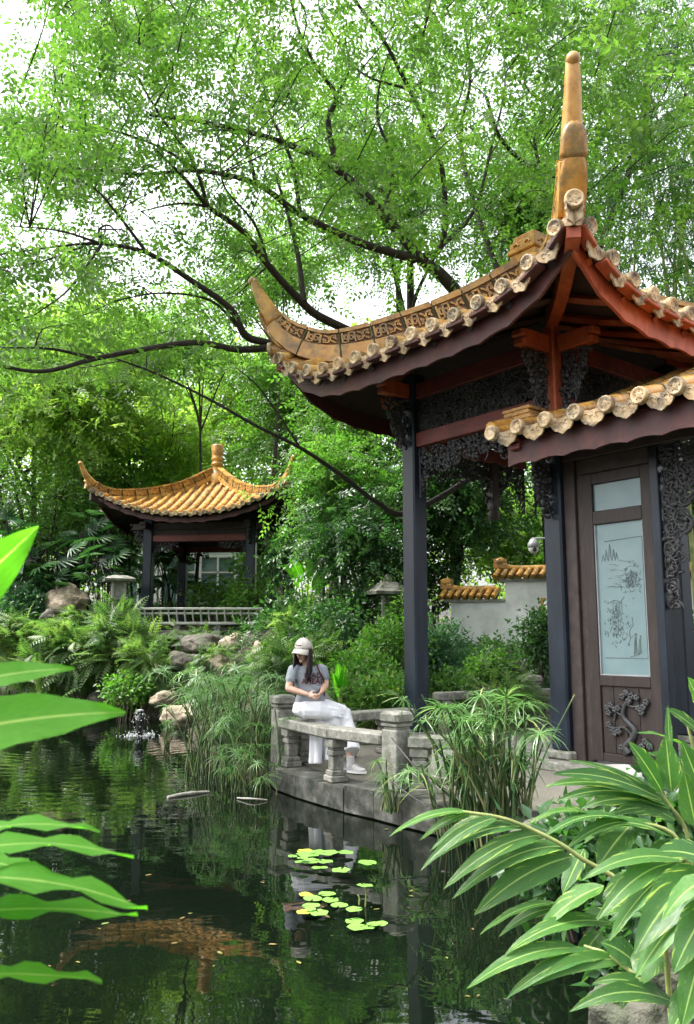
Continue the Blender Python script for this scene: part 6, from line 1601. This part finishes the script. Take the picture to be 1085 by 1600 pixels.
# ------------------------------------------------------------------ the seated woman
def remeshed(mb, vox, name, mat, parent, off, smooth=6, sub=False):
    o3 = Vector(off); me = bpy.data.meshes.new(name); me.from_pydata([tuple(Vector(v) - o3) for v in mb.v], [], mb.f)
    o = bpy.data.objects.new('tmp_build', me); COL.objects.link(o)
    r = o.modifiers.new('r', 'REMESH'); r.mode = 'VOXEL'; r.voxel_size = vox
    s_ = o.modifiers.new('s', 'SMOOTH'); s_.iterations = smooth; s_.factor = .5
    dg = bpy.context.evaluated_depsgraph_get(); dg.update()
    m2 = bpy.data.meshes.new_from_object(o.evaluated_get(dg)); m2.name = name
    bpy.data.objects.remove(o); bpy.data.meshes.remove(me)
    m2.polygons.foreach_set('use_smooth', [True] * len(m2.polygons)); m2.materials.clear(); m2.materials.append(mat)
    return link(bpy.data.objects.new(name, m2), parent)
def stack(mb, secs, n=16):
    # secs: (centre, rx, ry, yaw)
    V = []
    for c, rx, ry, yaw in secs:
        for k in range(n):
            a = 2 * math.pi * k / n; x, y = rx * math.cos(a), ry * math.sin(a)
            V.append(Vector(c) + Vector((x * math.cos(yaw) - y * math.sin(yaw), x * math.sin(yaw) + y * math.cos(yaw), 0)))
    Fs = [tuple(range(n - 1, -1, -1)), tuple(range((len(secs) - 1) * n, len(secs) * n))]
    for i in range(len(secs) - 1):
        for k in range(n): j = (k + 1) % n; Fs.append((i * n + k, i * n + j, i * n + n + j, i * n + n + k))
    mb.add(V, Fs, True)
J = lambda px, py, Y: at_y(px, py, Y)
def caps(mb, pts, rad, n=12):
    P = [Vector(p) for p in pts]; mb.tube(P, rad, n)
    mb.blob(P[0], (rad[0],) * 3); mb.blob(P[-1], (rad[-1],) * 3)
wb = J(486, 1112, 10.15); woff = (wb.x, wb.y, .81)
wom = thing('person', 'woman in grey t-shirt, white skirt and cream cap sitting on the stone balustrade looking down', 'person', woff)
YAW = .10
pel, wst, chs, nck, hd = J(484, 1106, 10.16), J(485, 1086, 10.16), J(482, 1060, 10.16), J(479, 1040, 10.15), J(475, 1017, 10.10)
shR, shL = J(459, 1045, 10.10), J(504, 1045, 10.20)
elR, wrR = J(451, 1076, 10.02), J(481, 1085, 9.94)
elL, wrL = J(509, 1070, 10.16), J(503, 1081, 9.98)
FD = Vector((-.50, -.84, -.20)).normalized()      # where the face points
hup = Vector((-.10, -.30, 1)); hup = (hup - FD * hup.dot(FD)).normalized(); hsd = FD.cross(hup)
HM = Matrix((hsd, FD, hup)).transposed()          # x side, y forward, z up
b = MB()
stack(b, [(pel, .17, .13, YAW), (wst, .125, .095, YAW), (chs, .15, .10, YAW), (J(481, 1046, 10.15), .13, .08, YAW), (nck + Vector((0, 0, -.02)), .06, .06, YAW)])
caps(b, [nck + Vector((0, .01, -.04)), hd + HM @ Vector((0, -.03, -.07))], [.055, .052])
b.blob(hd, (.083, .105, .125), M=HM)
# finer skull: jaw, cheek, nose, brow, ears
b.blob(hd + HM @ Vector((0, .045, -.055)), (.060, .060, .070), M=HM); b.blob(hd + HM @ Vector((0, .068, -.108)), (.030, .028, .026), M=HM)
for s in (-1, 1):
    b.blob(hd + HM @ Vector((s * .038, .066, -.035)), (.026, .024, .028), M=HM); b.blob(hd + HM @ Vector((s * .084, -.008, -.02)), (.012, .022, .034), M=HM)
b.tube([hd + HM @ Vector((0, .096, .015)), hd + HM @ Vector((0, .110, -.012)), hd + HM @ Vector((0, .122, -.034)), hd + HM @ Vector((0, .102, -.046))], [.011, .013, .016, .010], 8)
b.tube([hd + HM @ Vector((-.045, .092, .028)), hd + HM @ Vector((0, .102, .030)), hd + HM @ Vector((.045, .092, .028))], .012, 6)
caps(b, [shR, elR], [.052, .042]); caps(b, [elR, elR.lerp(wrR, .35), wrR], [.042, .040, .026])
caps(b, [shL, elL], [.052, .042]); caps(b, [elL, elL.lerp(wrL, .35), wrL], [.042, .040, .026])
def hand(mb, w, fwd, side, curl, sgn):
    fwd = fwd.normalized(); side = (side - fwd * side.dot(fwd)).normalized(); nr = fwd.cross(side)
    pal = w + fwd * .045; Mx = Matrix((side, fwd, nr)).transposed(); mb.blob(pal, (.038, .055, .018), M=Mx)
    for i, (o, L) in enumerate(((-.028, .068), (-.010, .078), (.010, .074), (.027, .058))):
        p = pal + fwd * .042 + side * o; pts = [p]; a = .15
        for k in range(3):
            a += curl; p = p + (fwd * math.cos(a) + nr * sgn * math.sin(a)) * (L / 3); pts.append(p)
        mb.tube(pts, [.0105, .0098, .0090, .0078], 7); mb.blob(pts[-1], (.008,) * 3)
    p = w + fwd * .025 - side * .03; q = p + (fwd * .6 - side * .55 + nr * sgn * .3).normalized() * .036; r = q + (fwd * .85 - side * .1 + nr * sgn * .5).normalized() * .032
    mb.tube([p, q, r], [.014, .012, .009], 7); mb.blob(r, (.009,) * 3)
hand(b, wrR, J(496, 1089, 9.88) - wrR, Vector((0, -.3, -1)), .42, 1)
hand(b, wrL, J(497, 1088, 9.92) - wrL, Vector((-.4, -.8, -.3)), .42, 1)
knN, knF = J(524, 1119, 10.12), J(537, 1117, 10.28)
anF, anN = J(548, 1194, 9.98), J(531, 1190, 10.25)
caps(b, [J(478, 1113, 10.08), knN], [.085, .062]); caps(b, [J(486, 1110, 10.24), knF], [.085, .062])
caps(b, [knF, knF.lerp(anF, .3) + Vector((-.01, .02, 0)), anF], [.058, .056, .034]); caps(b, [knN, knN.lerp(anN, .3), anN], [.058, .056, .034])
body = remeshed(b, .009, 'body', M['skin'], wom, woff, 3)
# mouth, eyes
m = MB(); m.tube([hd + HM @ Vector((-.020, .089, -.073)), hd + HM @ Vector((0, .099, -.072)), hd + HM @ Vector((.020, .089, -.073))], [.003, .008, .003], 6); m.build('mouth', M['print'], body, woff)
for s in (-1, 1): m = MB(); m.tube([hd + HM @ Vector((s * .018, .099, .0)), hd + HM @ Vector((s * .032, .095, -.003)), hd + HM @ Vector((s * .045, .084, .0))], .005, 5); m.build('eye', M['hair'], body, woff)
# t-shirt
t = MB()
stack(t, [(J(485, 1099, 10.16), .185, .14, YAW), (J(485, 1090, 10.16), .175, .13, YAW), (wst, .158, .12, YAW), (J(484, 1072, 10.16), .172, .12, YAW), (chs, .182, .125, YAW), (J(481, 1050, 10.15), .175, .105, YAW), (J(480, 1043, 10.15), .12, .085, YAW), (J(479, 1040, 10.15), .075, .07, YAW)])
caps(t, [shR + Vector((.03, .02, -.0)), shR, shR.lerp(elR, .58)], [.068, .068, .066]); caps(t, [shL + Vector((-.03, 0, 0)), shL, shL.lerp(elL, .58)], [.068, .068, .066])
rr = random.Random(9)
for i in range(9):   # soft folds across the belly
    a = J(470 + rr.uniform(-6, 20), 1066 + i * 3.4, 10.045); t.tube([a, a + Vector((.07, -.006, rr.uniform(-.03, .02))), a + Vector((.15, .012, rr.uniform(-.05, .03)))], [.006, .012, .005], 5)
shirt = remeshed(t, .011, 't_shirt', M['shirt'], wom, woff, 4)
# printed wording on the chest
def text_mesh(body_, size):
    cu = bpy.data.curves.new('tmp_text', 'FONT'); cu.body = body_; cu.size = size; cu.align_x = 'CENTER'; cu.extrude = .0015; cu.offset = .002
    o = bpy.data.objects.new('tmp_text', cu); COL.objects.link(o); dg = bpy.context.evaluated_depsgraph_get(); dg.update()
    me = bpy.data.meshes.new_from_object(o.evaluated_get(dg)); bpy.data.objects.remove(o); bpy.data.curves.remove(cu); return me
for (tx, px, py, sz, dep) in (('LEAD', 490, 1058.5, .085, .135), ('AHEAD', 491, 1067.5, .085, .133)):
    me = text_mesh(tx, sz); me.materials.clear(); me.materials.append(M['print']); c = J(px, py, 10.155)
    n = len(me.vertices); co = np.empty(n * 3, np.float32); me.vertices.foreach_get('co', co); co = co.reshape(-1, 3)
    X, Z, D_ = co[:, 0].copy(), co[:, 1].copy(), co[:, 2].copy(); A = chs
    wx = c.x + X; lx = (wx - A.x) / .188; wy = A.y - dep * np.sqrt(np.clip(1 - lx ** 2, .05, 1)) - .004 - D_ + YAW * (wx - A.x)
    co2 = np.stack([wx, wy, c.z + Z], 1) - np.array(woff)[None]; me.vertices.foreach_set('co', co2.astype(np.float32).ravel()); me.update()
    link(bpy.data.objects.new('printed_wording', me), shirt)
# long white skirt
k = MB()
stack(k, [(J(485, 1094, 10.16), .165, .13, YAW), (J(485, 1100, 10.16), .20, .16, YAW), (J(485, 1112, 10.16), .215, .18, YAW), (J(486, 1117, 10.16), .19, .165, YAW)])
caps(k, [J(476, 1109, 10.08), J(500, 1110, 10.08), knN + Vector((.01, 0, .02))], [.115, .112, .088]); caps(k, [J(484, 1106, 10.24), J(510, 1107, 10.26), knF + Vector((.01, 0, .02))], [.115, .112, .092])
caps(k, [J(490, 1106, 10.16), J(515, 1109, 10.17), (knN + knF) / 2 + Vector((.0, 0, .03))], [.12, .11, .085])
N = 13
for i in range(N):
    q = i / (N - 1); a = J(492, 1120, 10.16).lerp(J(543, 1121, 10.22), q) + Vector((0, .05 * math.sin(i * 2.2), 0)); e = J(488, 1194, 10.20).lerp(J(549, 1180, 10.12), q) + Vector((.012 * math.sin(i * 1.7), .075 * math.sin(i * 2.2 + .4), .012 * math.sin(i * 3)))
    k.tube([a, a.lerp(e, .5) + Vector((.01 * math.sin(i * 2.7), .02, 0)), e], [.062, .050, .046 + .012 * math.sin(i * 1.3)], 8)
for i in range(12):   # drape folds over the thighs
    a = J(478 + i * 3.2, 1101 + (i % 4) * 4.5, 10.0 - .0 * i) + Vector((0, .02, 0)); k.tube([a, a + Vector((.13, .0, -.02 - .01 * (i % 3))), a + Vector((.28, .03, -.05))], [.005, .012, .004], 5)
k.tube([knN, J(527, 1150, 10.16), J(529, 1176, 10.2)], [.088, .095, .10], 10); k.tube([knF, J(545, 1146, 10.14), J(550, 1174, 10.02)], [.09, .10, .105], 10); k.tube([knN.lerp(knF, .5), J(538, 1150, 10.16), J(541, 1178, 10.12)], [.088, .10, .11], 10)
remeshed(k, .013, 'skirt', M['skirt'], wom, woff, 4)
# socks and shoes
for (an, sx) in ((anF, 1), (anN, .8)):
    m = MB(); d = Vector((.86, -.5, 0)).normalized() * sx; fl = Vector((an.x, an.y, .25))
    s_ = MB(); s_.tube([an + Vector((0, 0, .09)), an, fl + Vector((0, 0, .07))], [.046, .046, .05], 10); s_.build('sock', M['shoe'], wom, woff)
    sh = MB(); R = Matrix((d.normalized(), Vector((-d.y, d.x, 0)).normalized(), Vector((0, 0, 1)))).transposed(); c0 = fl + d * .055
    sh.blob(c0 - d * .05 + Vector((0, 0, .050)), (.062, .046, .052), M=R); sh.blob(c0 + d * .06 + Vector((0, 0, .038)), (.098, .050, .038), M=R); sh.blob(c0 + d * .01 + Vector((0, 0, .058)), (.07, .042, .05), M=R)
    so = remeshed(sh, .009, 'shoe', M['shoe'], wom, woff, 3)
    sl = MB(); sl.lathe([(.0135, 0), (.0135, 1)], 4); sl = MB(); V = []
    for zz in (.0, .022):
        for j in range(16):
            a = 2 * math.pi * j / 16; V.append(Vector((c0.x, c0.y, .252 + zz)) + R @ Vector((.025 + .132 * math.cos(a), .054 * math.sin(a) * (1 + .12 * math.cos(a)), 0)))
    sl.add(V, [tuple(range(15, -1, -1)), tuple(range(16, 32))] + [(j, (j + 1) % 16, 16 + (j + 1) % 16, 16 + j) for j in range(16)]); sl.build('sole', M['white'], so, woff)
    lc = MB()
    for j in range(4): pz = c0 + d * (.015 + .022 * j) + Vector((0, 0, .106 - .011 * j)); n2 = R @ Vector((0, 1, 0)); lc.tube([pz - n2 * .028, pz + Vector((0, 0, .006)), pz + n2 * .028], .004, 4)
    lc.build('laces', M['metal'], so, woff)
# hair
h = MB(); rr = random.Random(5)
for i in range(64):
    a = rr.uniform(-2.6, 2.6)                      # angle from the back of the head
    s0 = HM @ Vector((.088 * math.sin(a), -.095 * math.cos(a), .02)); p0 = hd + s0
    outw = Vector((s0.x, s0.y, 0)).normalized()
    L = rr.uniform(.26, .37); fwdm = Vector((-.02, -.09, 0)) if abs(a) > .6 else Vector((0, .02, 0))
    pts = [hd + HM @ Vector((.06 * math.sin(a), -.07 * math.cos(a), .10)), p0, p0 + Vector((0, 0, -.12)) + outw * .012 + fwdm * .5, p0 + Vector((rr.uniform(-.02, .02), 0, -.12 - L * .45)) + outw * .01 + fwdm, p0 + Vector((rr.uniform(-.03, .03), rr.uniform(-.02, .02), -.12 - L * .75)) + fwdm * 1.25]
    if abs(a) > 1.85: continue
    pts = catmull(pts, 4); h.tube(pts, [.012 + .006 * math.sin(math.pi * q / (len(pts) - 1)) - .010 * (q / (len(pts) - 1)) ** 3 for q in range(len(pts))], 5)
h.blob(hd + HM @ Vector((0, -.02, .01)), (.092, .098, .118), M=HM)
h.build('hair', M['hair'], wom, woff)
# cap
c = MB(); n, mr = 24, 8; V = []
for i in range(mr + 1):
    e = i / mr * math.pi / 2
    for j in range(n):
        a = 2 * math.pi * j / n; V.append(hd + HM @ Vector((.104 * math.cos(e) * math.cos(a), (.122 * math.cos(e)) * math.sin(a) - .006, .040 + .115 * math.sin(e) ** .9 - .03 * math.cos(e) * (math.sin(a) < -.2))))
Fs = []
for i in range(mr):
    for j in range(n): Fs.append((i * n + j, i * n + (j + 1) % n, i * n + n + (j + 1) % n, i * n + n + j))
c.add(V, Fs, True); c.blob(hd + HM @ Vector((0, -.006, .157)), (.010, .010, .006), M=HM)
for a in range(6):   # seams
    an = a * math.pi / 3; c.tube([hd + HM @ Vector((.1055 * math.cos(e) * math.cos(an), .1235 * math.cos(e) * math.sin(an) - .006, .041 + .116 * math.sin(e) ** .9)) for e in [k_ * .22 for k_ in range(7)]], .0025, 4, cap=False)
cap = c.build('cap', M['cap'], wom, woff); md = cap.modifiers.new('t', 'SOLIDIFY'); md.thickness = .004
br = MB(); V = []
for i in range(6):
    r_ = i / 5
    for j in range(13):
        a = math.pi * (.12 + .76 * j / 12); x = .104 * math.cos(a); y = .120 * math.sin(a) - .006
        V.append(hd + HM @ Vector((x * (1 + .04 * r_), y + r_ * .082 * math.sin(a) ** .8, .042 - .030 * r_ - .045 * (x / .1) ** 2 * (.3 + .7 * r_))))
Fs = [(i * 13 + j, i * 13 + j + 1, i * 13 + 14 + j, i * 13 + 13 + j) for i in range(5) for j in range(12)]
br.add(V, Fs, True); bo_ = br.build('cap_brim', M['cap'], cap, woff); md = bo_.modifiers.new('t', 'SOLIDIFY'); md.thickness = .006
em = MB(); em.tube([hd + HM @ Vector((x, .1195 - .55 * x * x * 8 - .012, .085 + z)) for x, z in ((-.035, .0), (-.02, .008), (-.006, .0), (.008, .007), (.022, .001), (.035, .006))], .0045, 4); em.build('embroidery', M['print'], cap, woff)
# shoulder bag behind her
bg = thing('shoulder_bag', 'grey knitted shoulder bag resting on the rail behind the woman', 'bag', (J(513, 1106, 10.42).x, 10.42, .82)); bof = (J(513, 1106, 10.42).x, 10.42, .82)
m = MB(); m.blob(J(510, 1100, 10.42), (.10, .07, .115)); m.blob(J(506, 1090, 10.40), (.075, .05, .10)); m.blob(J(518, 1107, 10.42), (.07, .055, .07)); remeshed(m, .014, 'pouch', M['bag'], bg, bof, 6)
m = MB(); m.tube(catmull([J(507, 1088, 10.34), J(506, 1062, 10.09), J(500, 1050, 10.05), J(496, 1041, 10.10), J(497, 1039, 10.20), J(503, 1056, 10.34), J(508, 1086, 10.40)], 5), .011, 5, flat=.5); m.build('strap', M['print'], bg, bof)
